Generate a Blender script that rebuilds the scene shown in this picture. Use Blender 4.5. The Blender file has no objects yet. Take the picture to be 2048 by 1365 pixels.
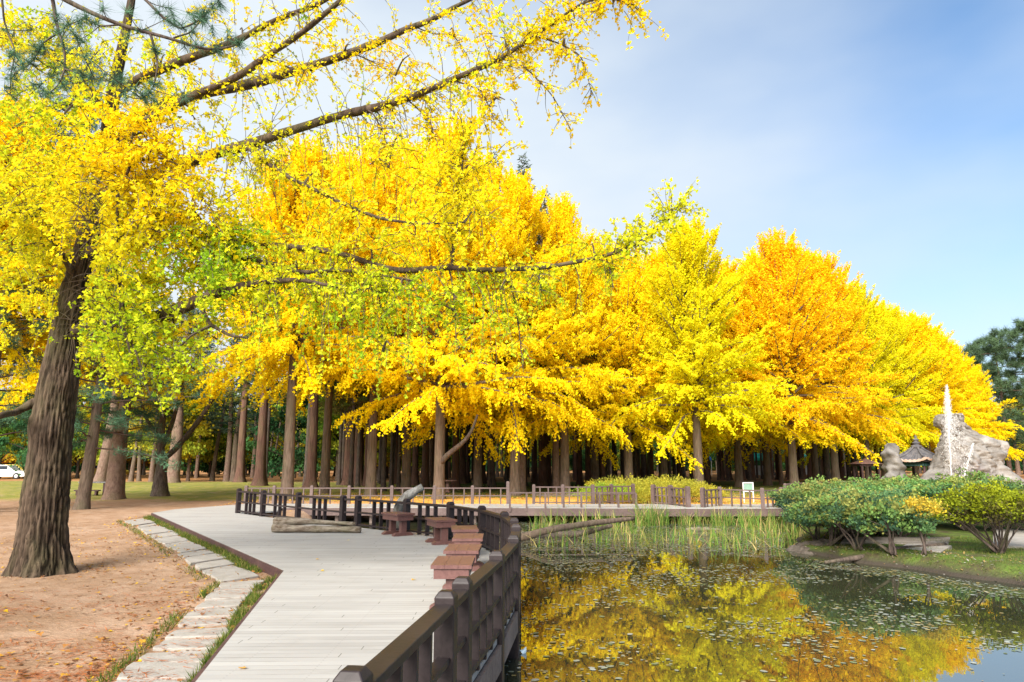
import bpy, math, random
import numpy as np
from mathutils import Vector
R = math.radians
rng = np.random.default_rng(7)
random.seed(7)
S = bpy.context.scene
COL = S.collection

# ------------------------------------------------------------------ camera
EYE, PITCH, F = 1.6, math.atan(242.5 / 1365.0), 1365.0
cam = bpy.data.objects.new('camera', bpy.data.cameras.new('camera'))
COL.objects.link(cam)
cam.data.sensor_width = 36.0
cam.data.lens = 24.0
cam.data.clip_start = 0.05
cam.data.clip_end = 2000.0
cam.location = (0, 0, EYE)
cam.rotation_euler = (math.pi / 2 + PITCH, 0, 0)
S.camera = cam

# ------------------------------------------------------------------ sky and sun
SUN_EL, SUN_AZ = 36.0, 203.0          # azimuth clockwise from +Y: behind the camera, to the left
W = bpy.data.worlds.new('World')
S.world = W
W.use_nodes = True
nt = W.node_tree
nt.nodes.clear()
N = nt.nodes.new
L = nt.links.new
out = N('ShaderNodeOutputWorld')
bg = N('ShaderNodeBackground')
bg.inputs['Strength'].default_value = 0.055
sky = N('ShaderNodeTexSky')
sky.sky_type = 'NISHITA'
sky.sun_disc = False
sky.sun_elevation = R(SUN_EL)
sky.sun_rotation = R(SUN_AZ)
sky.air_density = 1.0
sky.dust_density = 1.0
sky.ozone_density = 2.0
tc = N('ShaderNodeTexCoord')
sep = N('ShaderNodeSeparateXYZ')
L(tc.outputs['Generated'], sep.inputs[0])
mp = N('ShaderNodeMapping')
mp.inputs['Scale'].default_value = (1.0, 1.0, 2.2)
mp.inputs['Location'].default_value = (0.35, 0.1, 0.2)
L(tc.outputs['Generated'], mp.inputs['Vector'])
no = N('ShaderNodeTexNoise')
no.inputs['Scale'].default_value = 1.6
no.inputs['Detail'].default_value = 5.0
no.inputs['Roughness'].default_value = 0.45
L(mp.outputs[0], no.inputs['Vector'])


def wmath(op, a, b=None, clamp=False):
    n = N('ShaderNodeMath')
    n.operation = op
    n.use_clamp = clamp
    for i, v in enumerate((a, b)):
        if v is None:
            continue
        if isinstance(v, (int, float)):
            n.inputs[i].default_value = v
        else:
            L(v, n.inputs[i])
    return n.outputs[0]


# cloud veil: thick low down and to the left, open blue up to the right
c0 = wmath('MULTIPLY', sep.outputs['Z'], -1.15)
c1 = wmath('MULTIPLY', sep.outputs['X'], -0.80)
c2 = wmath('ADD', c0, c1)
c3 = wmath('MULTIPLY', no.outputs['Fac'], 1.9)
c4 = wmath('ADD', c2, c3)
cov = wmath('ADD', c4, 0.53, clamp=True)
cl = N('ShaderNodeMix')
cl.data_type = 'RGBA'
L(cov, cl.inputs[0])
tint = N('ShaderNodeMix')
tint.data_type = 'RGBA'
tint.blend_type = 'MULTIPLY'
tint.inputs[0].default_value = 1.0
L(sky.outputs[0], tint.inputs[6])
tint.inputs[7].default_value = (0.84, 1.13, 1.28, 1)
L(tint.outputs[2], cl.inputs[6])
cl.inputs[7].default_value = (4.5, 4.97, 5.4, 1)
L(cl.outputs[2], bg.inputs['Color'])
L(bg.outputs[0], out.inputs[0])

sun = bpy.data.objects.new('sun', bpy.data.lights.new('sun', 'SUN'))
COL.objects.link(sun)
sun.data.energy = 3.3
sun.data.angle = R(40)
sun.data.color = (1.0, 0.95, 0.86)
az, el = R(SUN_AZ), R(SUN_EL)
sd = Vector((math.sin(az) * math.cos(el), math.cos(az) * math.cos(el), math.sin(el)))
sun.rotation_euler = sd.to_track_quat('Z', 'Y').to_euler()

S.view_settings.view_transform = 'Standard'
S.view_settings.look = 'None'
S.view_settings.exposure = 1.75
S.view_settings.gamma = 1.0
S.cycles.max_bounces = 14
S.cycles.diffuse_bounces = 10
S.cycles.glossy_bounces = 3
S.cycles.transmission_bounces = 12
S.cycles.use_denoising = True
S.cycles.sample_clamp_indirect = 6.0

# ------------------------------------------------------------------ picture point -> world point
CP, SP = math.cos(PITCH), math.sin(PITCH)


def ray(px, py):
    xc, yc = (px - 1024) / F, (682.5 - py) / F
    return np.array((xc, CP - yc * SP, SP + yc * CP))


def at(px, py, z=0.0):
    d = ray(px, py)
    return np.array((0, 0, EYE)) + d * ((z - EYE) / d[2])


def P(px, py, Y):
    d = ray(px, py)
    return np.array((0, 0, EYE)) + d * (Y / d[1])


# ------------------------------------------------------------------ noise
_K = rng.normal(size=(24, 3))
_PH = rng.uniform(0, 6.28, 24)


def n3(p, scale=1.0):
    p = np.asarray(p, float) * scale
    return np.sin(p @ _K[:12].T * 1.7 + _PH[:12]).sum(-1) / 4.2


def fbm(p, scale=1.0, oct=4):
    a, s, r = 1.0, scale, 0
    for i in range(oct):
        r = r + a * n3(np.asarray(p) + i * 7.3, s)
        a *= 0.5
        s *= 2.1
    return r


# ------------------------------------------------------------------ mesh builder
class MB:
    def __init__(self):
        self.v, self.l, self.t, self.c, self.n = [], [], [], [], 0

    def add(self, V, Fc, col=(1, 1, 1)):
        V = np.asarray(V, float).reshape(-1, 3)
        Fc = np.asarray(Fc, np.int64)
        self.v.append(V)
        self.l.append((Fc + self.n).ravel())
        self.t.append(np.full(len(Fc), Fc.shape[1], np.int64))
        c = np.asarray(col, float)
        if c.ndim == 1:
            c = np.tile(c, (len(V), 1))
        self.c.append(c)
        self.n += len(V)
        return self

    def mesh(self, name, mat, smooth=False):
        v = np.concatenate(self.v)
        l = np.concatenate(self.l)
        t = np.concatenate(self.t)
        c = np.concatenate(self.c)
        me = bpy.data.meshes.new(name)
        me.vertices.add(len(v))
        me.vertices.foreach_set('co', v.astype(np.float32).ravel())
        me.loops.add(len(l))
        me.loops.foreach_set('vertex_index', l.astype(np.int32))
        me.polygons.add(len(t))
        st = np.concatenate(([0], np.cumsum(t)[:-1]))
        me.polygons.foreach_set('loop_start', st.astype(np.int32))
        me.polygons.foreach_set('loop_total', t.astype(np.int32))
        me.polygons.foreach_set('use_smooth', np.full(len(t), bool(smooth)))
        a = me.color_attributes.new('Col', 'FLOAT_COLOR', 'POINT')
        c4 = np.ones((len(v), 4), np.float32)
        c4[:, :3] = c
        a.data.foreach_set('color', c4.ravel())
        me.materials.append(mat)
        me.update(calc_edges=True)
        me.validate()
        return me

    def build(self, name, mat, parent=None, smooth=False, origin=None, bevel=0):
        if origin is None and parent is not None:
            q_ = parent
            while q_.parent is not None:
                q_ = q_.parent
            origin = np.array(q_.get('_o', (0, 0, 0)))
        if origin is not None:
            self.v = [v - np.asarray(origin) for v in self.v]
        o = bpy.data.objects.new(name, self.mesh(name, mat, smooth))
        COL.objects.link(o)
        if parent is not None:
            o.parent = parent
        elif origin is not None:
            o.location = origin
        if bevel:
            b = o.modifiers.new('bevel', 'BEVEL')
            b.width = bevel
            b.segments = 2
            b.limit_method = 'ANGLE'
        return o

    # ---- shapes
    def hexa(self, V, col=(1, 1, 1)):       # 8 corners: bottom ring, top ring
        return self.add(V, [(3, 2, 1, 0), (4, 5, 6, 7), (0, 1, 5, 4), (1, 2, 6, 5), (2, 3, 7, 6), (3, 0, 4, 7)], col)

    def box(self, c, s, rz=0, col=(1, 1, 1)):
        x, y, z = np.array(s) / 2
        V = np.array([(-x, -y, -z), (x, -y, -z), (x, y, -z), (-x, y, -z), (-x, -y, z), (x, -y, z), (x, y, z), (-x, y, z)])
        return self.hexa(rotz(V, rz) + np.array(c), col)

    def beam(self, A, B, w, h, col=(1, 1, 1)):   # w sideways, h upwards, centred on A-B
        A, B = np.array(A, float), np.array(B, float)
        d = (B - A) / np.linalg.norm(B - A)
        s = np.cross(d, (0, 0, 1.0))
        if np.linalg.norm(s) < 1e-3:
            s = np.array((1.0, 0, 0))
        s = s / np.linalg.norm(s) * w / 2
        u = np.cross(s, d)
        u = u / np.linalg.norm(u) * h / 2
        V = [A - s - u, A + s - u, B + s - u, B - s - u, A - s + u, A + s + u, B + s + u, B - s + u]
        return self.hexa(V, col)

    def tube(self, pts, rad, sides=8, col=(1, 1, 1), cap=True):
        pts = np.asarray(pts, float)
        n = len(pts)
        rad = np.broadcast_to(np.asarray(rad, float), (n,))
        d = np.gradient(pts, axis=0)
        d /= np.linalg.norm(d, axis=1)[:, None] + 1e-9
        ref = np.array((0, 1.0, 0)) if abs(d[:, 1]).max() < 0.9 else np.array((0, 0, 1.0))
        if abs(d @ ref).max() > 0.97:
            ref = np.array((0.6, 0.5, 0.62))
        u = np.cross(d, ref)
        u /= np.linalg.norm(u, axis=1)[:, None] + 1e-9
        w = np.cross(d, u)
        a = np.arange(sides) / sides * 2 * np.pi
        V = pts[:, None] + rad[:, None, None] * (np.cos(a)[None, :, None] * u[:, None] + np.sin(a)[None, :, None] * w[:, None])
        i = np.arange(n - 1)[:, None] * sides
        k = np.arange(sides)[None]
        k2 = (k + 1) % sides
        Fc = np.stack([i + k, i + k2, i + sides + k2, i + sides + k], -1).reshape(-1, 4)
        c = np.asarray(col, float)
        if c.ndim == 2:
            c = np.repeat(c, sides, 0)
        self.add(V.reshape(-1, 3), Fc, c)
        if cap:
            b = self.n - n * sides
            for idx in (b + np.arange(sides)[::-1], b + (n - 1) * sides + np.arange(sides)):
                self.l.append(idx)
                self.t.append(np.array([sides]))
        return self

    def prism(self, poly, z0, z1, col=(1, 1, 1), grow=0.0):
        poly = np.asarray(poly, float)[:, :2]
        n = len(poly)
        c = poly.mean(0)
        top = c + (poly - c) * (1 - grow)
        V = np.concatenate([np.c_[poly, np.full(n, z0)], np.c_[top, np.full(n, z1)]])
        i = np.arange(n)
        j = (i + 1) % n
        self.add(V, np.stack([i, j, j + n, i + n], -1), col)
        b = self.n - 2 * n
        self.l.append(b + n + i)
        self.t.append(np.array([n]))
        self.l.append(b + i[::-1])
        self.t.append(np.array([n]))
        return self

    def lathe(self, prof, c, sides=16, col=(1, 1, 1)):
        c = np.array(c, float)
        pts = np.array([(c[0], c[1], c[2] + z) for r, z in prof])
        return self.tube(pts, [max(r, 1e-3) for r, z in prof], sides, col)


def rotz(V, a):
    V = np.asarray(V, float)
    c, s = math.cos(a), math.sin(a)
    return np.stack([V[..., 0] * c - V[..., 1] * s, V[..., 0] * s + V[..., 1] * c, V[..., 2]], -1)


def thing(name, label, cat, loc=(0, 0, 0), group=None):
    o = bpy.data.objects.new(name, None)
    o.empty_display_size = 0.2
    COL.objects.link(o)
    o.location = loc
    o['_o'] = [float(x) for x in loc]
    o['label'], o['category'] = label, cat
    if group:
        o['group'] = group
    return o


def tag(o, label, cat, group=None):
    o['label'], o['category'] = label, cat
    if group:
        o['group'] = group
    return o


def kind(o, k):
    o['kind'] = k
    return o


def put(name, me, parent, color=None):
    o = bpy.data.objects.new(name, me)
    COL.objects.link(o)
    o.parent = parent
    if color is not None:
        o.color = (*color, 1)
    return o


# ------------------------------------------------------------------ materials
class Mat:
    def __init__(self, name):
        self.m = bpy.data.materials.new(name)
        self.m.use_nodes = True
        self.t = self.m.node_tree
        self.t.nodes.clear()
        self.o = self.n('ShaderNodeOutputMaterial')

    def n(self, k, **kw):
        x = self.t.nodes.new(k)
        for a, b in kw.items():
            setattr(x, a, b)
        return x

    def set(self, sock, v):
        if hasattr(v, 'is_output') or isinstance(v, bpy.types.NodeSocket):
            self.t.links.new(v, sock)
        else:
            if isinstance(v, (tuple, list)) and len(v) == 3 and sock.type == 'RGBA':
                v = (*v, 1)
            sock.default_value = v

    def math(self, op, a, b=0.0, clamp=False):
        x = self.n('ShaderNodeMath', operation=op, use_clamp=clamp)
        self.set(x.inputs[0], a)
        self.set(x.inputs[1], b)
        return x.outputs[0]

    def mix(self, f, a, b, mode='MIX'):
        x = self.n('ShaderNodeMix', data_type='RGBA', blend_type=mode)
        self.set(x.inputs[0], f)
        self.set(x.inputs[6], a)
        self.set(x.inputs[7], b)
        return x.outputs[2]

    def pos(self, obj=False, scale=(1, 1, 1), rot=(0, 0, 0)):
        c = self.n('ShaderNodeTexCoord').outputs['Object'] if obj else self.n('ShaderNodeNewGeometry').outputs['Position']
        m = self.n('ShaderNodeMapping')
        m.inputs['Scale'].default_value = scale
        m.inputs['Rotation'].default_value = rot
        self.t.links.new(c, m.inputs[0])
        return m.outputs[0]

    def noise(self, vec, scale, detail=4, rough=0.55, dist=0.0):
        x = self.n('ShaderNodeTexNoise')
        self.set(x.inputs['Vector'], vec)
        x.inputs['Scale'].default_value = scale
        x.inputs['Detail'].default_value = detail
        x.inputs['Roughness'].default_value = rough
        x.inputs['Distortion'].default_value = dist
        return x.outputs['Fac']

    def ramp(self, f, lo, hi):
        x = self.n('ShaderNodeMapRange', clamp=True)
        self.set(x.inputs['Value'], f)
        x.inputs['From Min'].default_value = lo
        x.inputs['From Max'].default_value = hi
        return x.outputs['Result']

    def vcol(self):
        return self.n('ShaderNodeAttribute', attribute_name='Col').outputs['Color']

    def bump(self, h, strength=0.3, dist=0.02):
        b = self.n('ShaderNodeBump')
        b.inputs['Strength'].default_value = strength
        b.inputs['Distance'].default_value = dist
        self.set(b.inputs['Height'], h)
        return b.outputs[0]

    def pbr(self, color, rough=0.8, normal=None, spec=0.3, **kw):
        p = self.n('ShaderNodeBsdfPrincipled')
        self.set(p.inputs['Base Color'], color)
        self.set(p.inputs['Roughness'], rough)
        p.inputs['Specular IOR Level'].default_value = spec
        for k, v in kw.items():
            self.set(p.inputs[k], v)
        if normal is not None:
            self.set(p.inputs['Normal'], normal)
        self.t.links.new(p.outputs[0], self.o.inputs[0])
        return self.m


def mat_leaf(name, trans=0.45):
    m = Mat(name)
    oi = m.n('ShaderNodeObjectInfo')
    c = m.mix(1.0, m.vcol(), oi.outputs['Color'], 'MULTIPLY')
    d = m.n('ShaderNodeBsdfDiffuse')
    t = m.n('ShaderNodeBsdfTranslucent')
    m.set(d.inputs[0], c)
    m.set(t.inputs[0], c)
    x = m.n('ShaderNodeMixShader')
    x.inputs[0].default_value = trans
    m.t.links.new(d.outputs[0], x.inputs[1])
    m.t.links.new(t.outputs[0], x.inputs[2])
    m.t.links.new(x.outputs[0], m.o.inputs[0])
    return m.m


def mat_bark(name, c1, c2, sx=9, sz=1.4, strength=0.8, vc=False):
    m = Mat(name)
    v = m.pos(True, (sx, sx, sz))
    a = m.noise(v, 1.6, 6, 0.6, 0.6)
    b = m.noise(m.pos(True, (1, 1, 0.6)), 2.2, 3)
    f = m.ramp(a, 0.36, 0.66)
    col = m.mix(f, c1, c2)
    col = m.mix(m.math('MULTIPLY', m.ramp(b, 0.45, 0.75), 0.35), col, (0.09, 0.10, 0.035))
    if vc:
        col = m.mix(1.0, col, m.vcol(), 'MULTIPLY')
    return m.pbr(col, 0.9, m.bump(a, strength, 0.03), 0.15)


def mat_wood(name, c1, c2, rough=0.55, grain=(2, 22, 22), spec=0.35, obj=True):
    m = Mat(name)
    v = m.pos(obj, (5, 5, 5))
    a = m.noise(v, 3.0, 5, 0.6, 1.2)
    b = m.noise(m.pos(obj, (1, 1, 1)), 1.3, 4)
    col = m.mix(m.ramp(a, 0.35, 0.7), c1, c2)
    col = m.mix(m.math('MULTIPLY', m.ramp(b, 0.5, 0.8), 0.45), col, tuple(min(1, x * 1.6 + 0.012) for x in c2))
    return m.pbr(col, rough, m.bump(a, 0.25, 0.006), spec)


def mat_plain(name, c, rough=0.7, var=0.25, scale=6, spec=0.3, **kw):
    m = Mat(name)
    a = m.noise(m.pos(True), scale, 4)
    col = m.mix(m.ramp(a, 0.3, 0.7), tuple(x * (1 - var) for x in c), tuple(min(1, x * (1 + var)) for x in c))
    return m.pbr(col, rough, m.bump(a, 0.15, 0.01), spec, **kw)


M_LEAF = mat_leaf('leaf')
M_NEEDLE = mat_leaf('needle', 0.15)
M_GRASS = mat_leaf('blade', 0.3)
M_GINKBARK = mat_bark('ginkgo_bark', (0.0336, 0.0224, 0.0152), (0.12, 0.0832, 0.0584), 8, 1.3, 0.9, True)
M_GREYBARK = mat_bark('grey_bark', (0.08625, 0.06, 0.0435), (0.1762, 0.1275, 0.096), 9, 1.2, 0.6)
M_REDBARK = mat_bark('redwood_bark', (0.06375, 0.034, 0.0255), (0.1615, 0.0867, 0.06375), 10, 0.5, 0.7)
M_PINKBARK = mat_bark('pine_bark', (0.1275, 0.07875, 0.06), (0.225, 0.15, 0.1162), 9, 2.0, 0.6)
M_DARKBARK = mat_bark('dark_bark', (0.04675, 0.03485, 0.0306), (0.1403, 0.1037, 0.0867), 10, 1.6, 0.7)
M_TWIG = mat_bark('twig_bark', (0.049, 0.035, 0.0266), (0.119, 0.0875, 0.0665), 14, 6, 0.4)
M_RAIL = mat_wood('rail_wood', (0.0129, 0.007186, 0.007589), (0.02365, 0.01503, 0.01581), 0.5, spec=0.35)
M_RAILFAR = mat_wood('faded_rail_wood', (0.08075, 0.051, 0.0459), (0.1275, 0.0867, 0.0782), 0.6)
M_FASCIA = mat_wood('fascia_wood', (0.104, 0.072, 0.06), (0.192, 0.144, 0.124), 0.7)
M_BENCH = mat_wood('bench_wood', (0.1035, 0.045, 0.0405), (0.153, 0.072, 0.063), 0.42, spec=0.5)
M_DRIFT = mat_bark('driftwood', (0.09, 0.06375, 0.045), (0.285, 0.24, 0.195), 3, 10, 0.5)
M_WHITELOG = mat_bark('bleached_wood', (0.1188, 0.108, 0.0972), (0.324, 0.3132, 0.297), 7, 2.4, 0.8)


def make_deck_mat():
    m = Mat('deck_boards')
    g = m.n('ShaderNodeNewGeometry').outputs['Position']
    s = m.n('ShaderNodeSeparateXYZ')
    m.set(s.inputs[0], g)
    y = m.math('ADD', s.outputs['Y'], m.math('MULTIPLY', s.outputs['X'], -0.02))
    u = m.math('DIVIDE', y, 0.115)
    fr = m.math('FRACT', u)
    idx = m.math('FLOOR', u)
    edge = m.math('ABSOLUTE', m.math('SUBTRACT', fr, 0.5))
    gap = m.ramp(edge, 0.455, 0.475)
    cv = m.n('ShaderNodeCombineXYZ')
    m.set(cv.inputs[0], m.math('MULTIPLY', s.outputs['X'], 0.35))
    m.set(cv.inputs[1], m.math('MULTIPLY', idx, 3.71))
    br = m.noise(cv.outputs[0], 1.0, 2)
    grain = m.noise(m.pos(False, (1.2, 30, 1)), 2.0, 5, 0.6)
    big = m.noise(m.pos(False, (1, 1, 1)), 0.5, 3)
    col = m.mix(m.ramp(br, 0.3, 0.7), (0.275, 0.262, 0.248), (0.37, 0.355, 0.338))
    col = m.mix(m.math('MULTIPLY', m.ramp(grain, 0.5, 0.8), 0.18), col, (0.40, 0.375, 0.335))
    col = m.mix(m.math('MULTIPLY', m.ramp(big, 0.48, 0.75), 0.45), col, (0.4032, 0.3888, 0.3672))
    gmask = m.math('MULTIPLY', gap, m.ramp(m.noise(m.pos(False, (0.8, 6, 1)), 1.5, 3), 0.33, 0.62))
    col = m.mix(m.math('MULTIPLY', gmask, 0.85), col, (0.13, 0.115, 0.10))
    h = m.math('SUBTRACT', m.math('MULTIPLY', grain, 0.15), gap)
    sp = m.ramp(m.noise(m.pos(False, (4, 7, 1)), 2.6, 2), 0.755, 0.775)
    col = m.mix(sp, col, (0.12, 0.10, 0.085))
    fx = m.math('ABSOLUTE', m.math('SUBTRACT', m.math('FRACT', m.math('DIVIDE', s.outputs['X'], 0.62)), 0.5))
    fy = m.math('ABSOLUTE', m.math('SUBTRACT', m.math('ABSOLUTE', m.math('SUBTRACT', fr, 0.5)), 0.24))
    dot = m.math('MULTIPLY', m.math('LESS_THAN', fx, 0.011), m.math('LESS_THAN', fy, 0.06))
    col = m.mix(m.math('MULTIPLY', dot, 0.28), col, (0.10, 0.085, 0.075))
    # butt joints, one per board length, shifted from board to board
    sh = m.math('FRACT', m.math('MULTIPLY', m.math('SINE', m.math('MULTIPLY', idx, 12.9898)), 43.7))
    jx = m.math('ABSOLUTE', m.math('SUBTRACT', m.math('FRACT', m.math('ADD', m.math('DIVIDE', s.outputs['X'], 3.1), sh)), 0.5))
    col = m.mix(m.math('MULTIPLY', m.math('LESS_THAN', jx, 0.0013), 0.8), col, (0.08, 0.07, 0.06))
    blot = m.ramp(m.noise(m.pos(False, (0.8, 1.6, 1)), 1.7, 6, 0.68), 0.55, 0.72)
    col = m.mix(m.math('MULTIPLY', blot, 0.30), col, (0.20, 0.175, 0.15))
    return m.pbr(col, 0.75, m.bump(h, 0.35, 0.01), 0.2)


M_DECK = make_deck_mat()


def make_ground_mat():
    m = Mat('park_soil')
    g = m.n('ShaderNodeNewGeometry').outputs['Position']
    s = m.n('ShaderNodeSeparateXYZ')
    m.set(s.inputs[0], g)
    X, Y, Z = s.outputs
    n1 = m.noise(m.pos(), 0.35, 5, 0.6)
    n2 = m.noise(m.pos(), 2.4, 6, 0.65)
    n3_ = m.noise(m.pos(False, (3, 9, 3)), 3.0, 5, 0.7, 1.0)
    soil = m.mix(m.ramp(n1, 0.35, 0.65), (0.3395, 0.2132, 0.1323), (0.4171, 0.286, 0.2016))
    soil = m.mix(m.math('MULTIPLY', m.ramp(n2, 0.4, 0.65), 0.75), soil, (0.25, 0.145, 0.08))
    # rusty needle litter, in drifts
    lit = m.math('MULTIPLY', m.ramp(n3_, 0.48, 0.62), m.ramp(m.noise(m.pos(), 0.55, 3), 0.42, 0.62))
    near = m.ramp(Y, 11.0, 6.0)
    lit = m.math('MULTIPLY', lit, m.math('ADD', m.math('MULTIPLY', near, 0.7), 0.15))
    soil = m.mix(lit, soil, (0.34, 0.115, 0.04))
    # lawn band
    yj = m.math('ADD', Y, m.math('MULTIPLY', m.math('SUBTRACT', n1, 0.5), 9.0))
    lawn = m.math('MULTIPLY', m.ramp(yj, 31.5, 34.0), m.ramp(yj, 66.0, 60.0))
    grass = m.mix(m.ramp(m.noise(m.pos(False, (1, 0.4, 1)), 1.1, 6, 0.7), 0.35, 0.65), (0.1275, 0.1615, 0.0255), (0.289, 0.2465, 0.05525))
    xl = m.ramp(m.math('ADD', X, m.math('MULTIPLY', n1, 6.0)), 0.0, -6.0)
    grass = m.mix(xl, m.mix(0.5, grass, (0.05, 0.12, 0.02)), grass)
    soil = m.mix(m.math('MULTIPLY', lawn, m.ramp(n2, 0.25, 0.5)), soil, grass)
    # orange leaf floor right behind the far boardwalk
    fl = m.math('MULTIPLY', m.ramp(Y, 26.5, 28.0), m.ramp(yj, 36.5, 34.0))
    fl = m.math('MULTIPLY', fl, m.ramp(X, -9.0, -5.0))
    soil = m.mix(m.math('MULTIPLY', fl, m.ramp(n2, 0.2, 0.45)), soil, m.mix(m.ramp(n2, 0.4, 0.65), (0.58, 0.27, 0.05), (0.72, 0.43, 0.13)))
    far = m.ramp(yj, 61.0, 66.0)
    soil = m.mix(far, soil, m.mix(m.ramp(n2, 0.4, 0.65), (0.30, 0.13, 0.05), (0.42, 0.24, 0.10)))
    # mossy bank of the pond
    right = m.math('MULTIPLY', m.ramp(X, 6.0, 6.6), m.ramp(Y, 27.0, 25.0))
    bank = m.mix(m.ramp(n2, 0.38, 0.62), (0.08, 0.068, 0.036), (0.104, 0.16, 0.028))
    soil = m.mix(right, soil, bank)
    wet = m.ramp(Z, -0.38, -0.50)
    soil = m.mix(wet, soil, (0.055, 0.045, 0.035))
    h = m.math('ADD', n2, m.math('MULTIPLY', n3_, 0.6))
    return m.pbr(soil, 0.95, m.bump(h, 0.9, 0.06), 0.1)


M_GROUND = make_ground_mat()


def make_water_mat():
    m = Mat('pond_water')
    a = m.noise(m.pos(False, (1, 0.6, 1)), 2.2, 3, 0.5)
    b = m.noise(m.pos(False, (1.0, 1.0, 1)), 9.0, 2, 0.5)
    c = m.noise(m.pos(), 0.25, 2)
    h = m.math('ADD', a, m.math('MULTIPLY', b, 0.12))
    hh = m.math('MULTIPLY', h, m.math('ADD', m.ramp(c, 0.4, 0.65), 0.35))
    col = m.mix(m.ramp(c, 0.4, 0.6), (0.020, 0.026, 0.014), (0.034, 0.036, 0.018))
    return m.pbr(col, 0.015, m.bump(hh, 0.07, 0.02), 0.5, IOR=3.7)


M_WATER = make_water_mat()


def make_stone_mat(name, c1, c2, scale=3, bs=0.4, vc=False):
    m = Mat(name)
    a = m.noise(m.pos(), scale, 7, 0.65)
    b = m.noise(m.pos(), scale * 9, 4, 0.6)
    c = m.noise(m.pos(), scale * 0.4, 3)
    col = m.mix(m.ramp(a, 0.35, 0.65), c1, c2)
    col = m.mix(m.math('MULTIPLY', m.ramp(b, 0.55, 0.75), 0.4), col, tuple(x * 0.55 for x in c1))
    col = m.mix(m.math('MULTIPLY', m.ramp(c, 0.5, 0.7), 0.4), col, tuple(x * 0.75 for x in c2))
    if vc:
        col = m.mix(1.0, col, m.vcol(), 'MULTIPLY')
    return m.pbr(col, 0.9, m.bump(m.math('ADD', a, m.math('MULTIPLY', b, 0.3)), bs, 0.04), 0.15)


M_SLAB = make_stone_mat('slab_stone', (0.2664, 0.2405, 0.2109), (0.3404, 0.3108, 0.2812), 5, 0.35)
M_DULL = make_stone_mat('dull_stone', (0.165, 0.135, 0.1125), (0.255, 0.2175, 0.1875), 5, 0.35)
M_ROCK = make_stone_mat('fountain_rock', (0.13, 0.1176, 0.1077), (0.2724, 0.2539, 0.2376), 1.8, 1.0, True)
M_WHITE = mat_plain('white_paint', (0.55, 0.56, 0.56), 0.5, 0.06)
M_GREENPANEL = mat_plain('sign_panel', (0.18, 0.30, 0.24), 0.4, 0.15)
M_TILE = make_stone_mat('roof_tile', (0.0595, 0.0595, 0.0684), (0.154, 0.14, 0.1368), 4, 0.5)
M_TILEWARM = make_stone_mat('worn_roof_tile', (0.36, 0.20, 0.12), (0.48, 0.40, 0.34), 2.5, 0.5)
M_DARKWOOD = mat_wood('dark_post_wood', (0.045, 0.022, 0.022), (0.09, 0.045, 0.042), 0.6)
M_BRACKET = mat_plain('green_beam_paint', (0.04, 0.10, 0.085), 0.6, 0.3, 12)
M_REDROOF = mat_plain('hut_roof', (0.20, 0.115, 0.095), 0.8, 0.25, 8)
M_GREYWOOD = mat_wood('weathered_wood', (0.13, 0.125, 0.13), (0.26, 0.25, 0.26), 0.8)
M_TEAL = mat_plain('teal_canvas', (0.02, 0.36, 0.27), 0.7, 0.1)
M_BLUE = mat_plain('blue_canvas', (0.04, 0.13, 0.40), 0.7, 0.1)
M_CARWHITE = mat_plain('white_car_paint', (0.75, 0.76, 0.78), 0.25, 0.02, spec=0.5)
M_CARYEL = mat_plain('yellow_car_paint', (0.75, 0.55, 0.06), 0.3, 0.02, spec=0.5)
M_GLASSDARK = mat_plain('dark_glass', (0.03, 0.04, 0.06), 0.08, 0.05, spec=0.6)
M_RUBBER = mat_plain('tyre_rubber', (0.02, 0.02, 0.02), 0.8, 0.1)
M_LITTER = mat_plain('pale_blue_plastic', (0.55, 0.70, 0.80), 0.4, 0.05)


def make_spray_mat(alpha=0.75):
    m = Mat('water_spray')
    d = m.n('ShaderNodeBsdfDiffuse')
    d.inputs[0].default_value = (0.93, 0.95, 0.98, 1)
    t = m.n('ShaderNodeBsdfTranslucent')
    t.inputs[0].default_value = (0.93, 0.95, 0.98, 1)
    g = m.n('ShaderNodeBsdfGlossy')
    g.inputs['Roughness'].default_value = 0.15
    x = m.n('ShaderNodeMixShader')
    x.inputs[0].default_value = 0.45
    m.t.links.new(d.outputs[0], x.inputs[1])
    m.t.links.new(t.outputs[0], x.inputs[2])
    y = m.n('ShaderNodeMixShader')
    y.inputs[0].default_value = 0.2
    m.t.links.new(x.outputs[0], y.inputs[1])
    m.t.links.new(g.outputs[0], y.inputs[2])
    tr = m.n('ShaderNodeBsdfTransparent')
    z = m.n('ShaderNodeMixShader')
    z.inputs[0].default_value = alpha
    m.t.links.new(tr.outputs[0], z.inputs[1])
    m.t.links.new(y.outputs[0], z.inputs[2])
    m.t.links.new(z.outputs[0], m.o.inputs[0])
    return m.m


M_SPRAY = make_spray_mat()
M_MIST = make_spray_mat(0.42)
M_PAD = mat_leaf('floating_leaf_skin', 0.1)

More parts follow.
